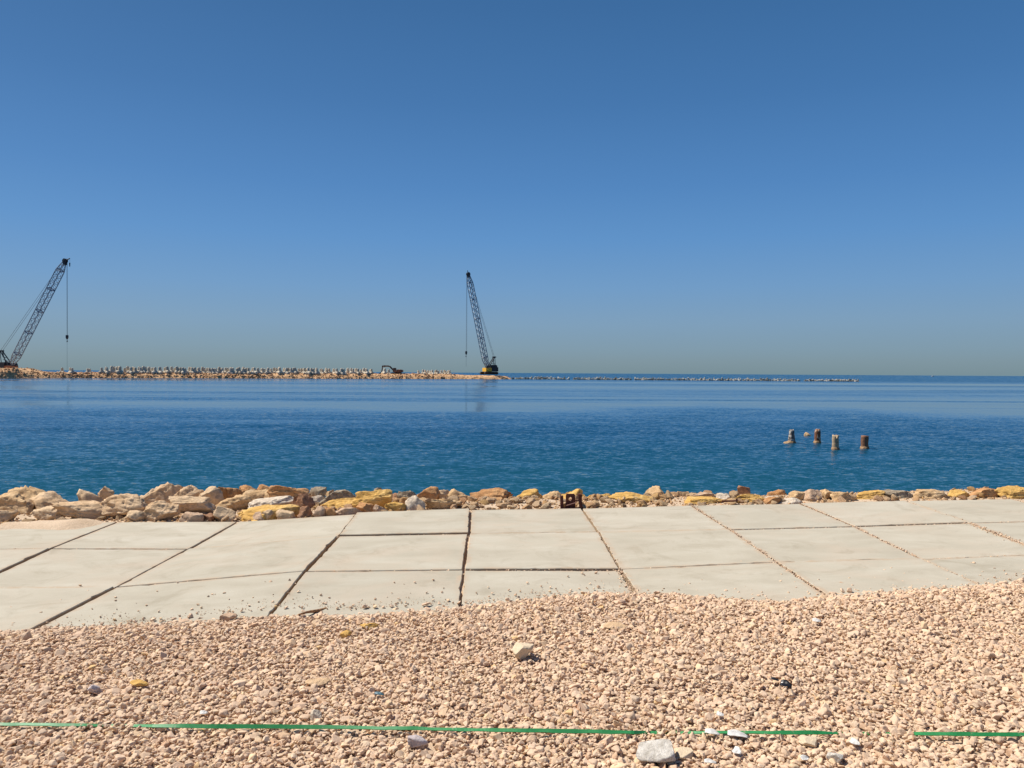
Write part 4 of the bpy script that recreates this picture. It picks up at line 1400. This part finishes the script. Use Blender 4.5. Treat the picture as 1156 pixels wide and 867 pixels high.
def shard(u, v, lp, wp, rot, m_, label, cat, grp, curl=0.5, tilt=0.2, lift=0.02, seed=0, name='plastic_shard'):
    p = on_gravel(u, v); kk = p.y / F
    L, W = lp * kk * 0.75, wp * kk * 1.15
    nu, nv_ = 14, 6
    vs, fs = [], []
    rs = random.Random(seed)
    for lay in (0, 1):
        for j in range(nv_ + 1):
            for i in range(nu + 1):
                s, t = i / nu * 2 - 1, j / nv_ * 2 - 1
                ww = W * (0.55 + 0.45 * (1 - abs(s) ** 1.6)) * (1 - 0.35 * s)
                x = s * L / 2; y = t * ww / 2
                z = curl * (t * t * W * 0.5) - curl * 0.25 * L * s * s + 0.003 * noise.noise((s * 2 + seed, t * 2, 0))
                vs.append((x + 0.004 * noise.noise((s * 3, t * 3, seed)), y, z - lay * 0.0025))
    q = (nu + 1) * (nv_ + 1)
    for lay in (0, 1):
        for j in range(nv_):
            for i in range(nu):
                a_ = lay * q + j * (nu + 1) + i
                f = (a_, a_ + 1, a_ + nu + 2, a_ + nu + 1)
                fs.append(f if lay == 0 else f[::-1])
    loop = [i for i in range(nu + 1)] + [j * (nu + 1) + nu for j in range(1, nv_ + 1)] + [nv_ * (nu + 1) + i for i in range(nu - 1, -1, -1)] + [j * (nu + 1) for j in range(nv_ - 1, 0, -1)]
    for i in range(len(loop)):
        a_, b_ = loop[i], loop[(i + 1) % len(loop)]
        fs.append((a_, a_ + q, b_ + q, b_))
    m = MB(); m.add(vs, fs)
    o = m.build(name, m_, loc=p + Vector((0, 0, lift)), rot=(R(tilt * 57), R(tilt * 20), R(rot)), smooth=True)
    tag(o, label, cat, grp)


WG = 'white plastic scraps on the gravel'
shard(804, 832, 22, 7, -20, M['shell'], 'curved white scrap just under the green strap, left of a longer one', 'scrap', WG, 0.5, 0.25, seed=1)
shard(833, 834, 30, 8, -14, M['shell'], 'longest white scrap, pointed at one end, under the green strap', 'scrap', WG, 0.35, 0.3, seed=2)
shard(813, 811, 11, 5, -25, M['shell'], 'small white scrap above the green strap', 'scrap', WG, 0.2, 0.4, seed=3)
shard(832, 853, 13, 8, -50, M['shell'], 'white scrap lowest of the cluster beside the grey rock', 'scrap', WG, 0.3, 0.5, seed=4)
shard(802, 865, 18, 5, -8, M['shell'], 'white scrap cut off by the bottom edge of the picture', 'scrap', WG, 0.3, 0.3, seed=5)
shard(965, 843, 14, 7, -45, M['shell'], 'white scrap below the gap in the green strap', 'scrap', WG, 0.3, 0.4, seed=6)
shard(909, 861, 14, 6, 20, M['shell'], 'white and grey scrap at the lower right bottom edge', 'scrap', WG, 0.3, 0.4, seed=7)
shard(922, 704, 12, 5, -18, M['shell'], 'white scrap high on the gravel near the slabs', 'scrap', WG, 0.3, 0.4, seed=8)
shard(230, 809, 11, 5, 10, M['shell'], 'small pale scrap above the left part of the green strap', 'scrap', WG, 0.2, 0.3, seed=9)
shard(887, 777, 17, 9, -35, M['black_pl'], 'crumpled black plastic piece on the gravel at the right', 'scrap', 'dark plastic scraps on the gravel', 0.45, 0.35, 0.018, seed=10)
shard(875, 772, 11, 3, -28, M['black_pl'], 'thin black sliver beside the crumpled black plastic', 'scrap', 'dark plastic scraps on the gravel', 0.2, 0.5, 0.025, seed=11)
shard(428, 787, 15, 4, -6, M['blue_pl'], 'small faded blue plastic scrap in the gravel', 'scrap', None, 0.3, 0.3, 0.018, seed=12)

# ------------------------------------------------------------------ light
SUN_AZ, SUN_EL = -72.0, 55.0      # from the left
sd_ = Vector((math.sin(R(SUN_AZ)) * math.cos(R(SUN_EL)), math.cos(R(SUN_AZ)) * math.cos(R(SUN_EL)), math.sin(R(SUN_EL))))
ld = bpy.data.lights.new('sun', 'SUN')
ld.energy = 4.8
ld.angle = R(0.53)
ld.color = (1.0, 0.945, 0.86)
lo = bpy.data.objects.new('sun', ld)
lo.rotation_euler = (-sd_).to_track_quat('-Z', 'Y').to_euler()
col.objects.link(lo)

w = bpy.data.worlds.new('World'); sc.world = w; w.use_nodes = True
nt = w.node_tree
bg = nt.nodes['Background']
sky = nt.nodes.new('ShaderNodeTexSky')
sky.sky_type = 'NISHITA'
sky.sun_disc = False
sky.sun_elevation = R(SUN_EL)
sky.sun_rotation = R(SUN_AZ % 360)
sky.altitude = 0
sky.air_density = 1.0
sky.dust_density = 1.0
sky.ozone_density = 2.0
# the clear desert-coast sky: deep blue above, a dull dust layer low down, by height over the horizon
SKY_K = 0.10
EXPO = 0.40


def lin(c):
    return tuple(((x / 255) / 12.92 if x / 255 < 0.04045 else ((x / 255 + 0.055) / 1.055) ** 2.4) for x in c)


tcw = nt.nodes.new('ShaderNodeTexCoord')
spw = nt.nodes.new('ShaderNodeSeparateXYZ'); nt.links.new(tcw.outputs['Generated'], spw.inputs[0])
SKY = [(-1, (112, 140, 152)), (0.0, (121, 147, 158)), (0.012, (126, 151, 163)), (0.03, (126, 156, 176)), (0.065, (124, 160, 192)), (0.11, (111, 157, 203)), (0.17, (93, 148, 205)), (0.235, (79, 135, 195)), (0.33, (65, 119, 177)), (0.43, (55, 107, 162)), (0.7, (38, 82, 140)), (1.0, (30, 66, 122))]
mr = nt.nodes.new('ShaderNodeMapRange'); mr.inputs['From Min'].default_value = -1; mr.inputs['From Max'].default_value = 1
nt.links.new(spw.outputs['Z'], mr.inputs['Value'])
NW = 0.07
rmp = ramp(nt, mr.outputs[0], [((z + 1) / 2, lin(c)) for z, c in SKY])
sc1 = nt.nodes.new('ShaderNodeVectorMath'); sc1.operation = 'SCALE'
nt.links.new(rmp.outputs['Color'], sc1.inputs[0]); sc1.inputs['Scale'].default_value = 0.93 / SKY_K / 2 ** EXPO
mxs = mixc(nt, NW, sc1.outputs[0], sky.outputs['Color'])
nt.links.new(mxs, bg.inputs['Color'])
bg.inputs['Strength'].default_value = SKY_K

sc.view_settings.view_transform = 'Standard'
sc.view_settings.look = 'None'
sc.view_settings.exposure = EXPO
sc.view_settings.gamma = 1.0
sc.view_settings.use_curve_mapping = False
sc.render.engine = 'CYCLES'
sc.cycles.use_denoising = True
sc.cycles.max_bounces = 6
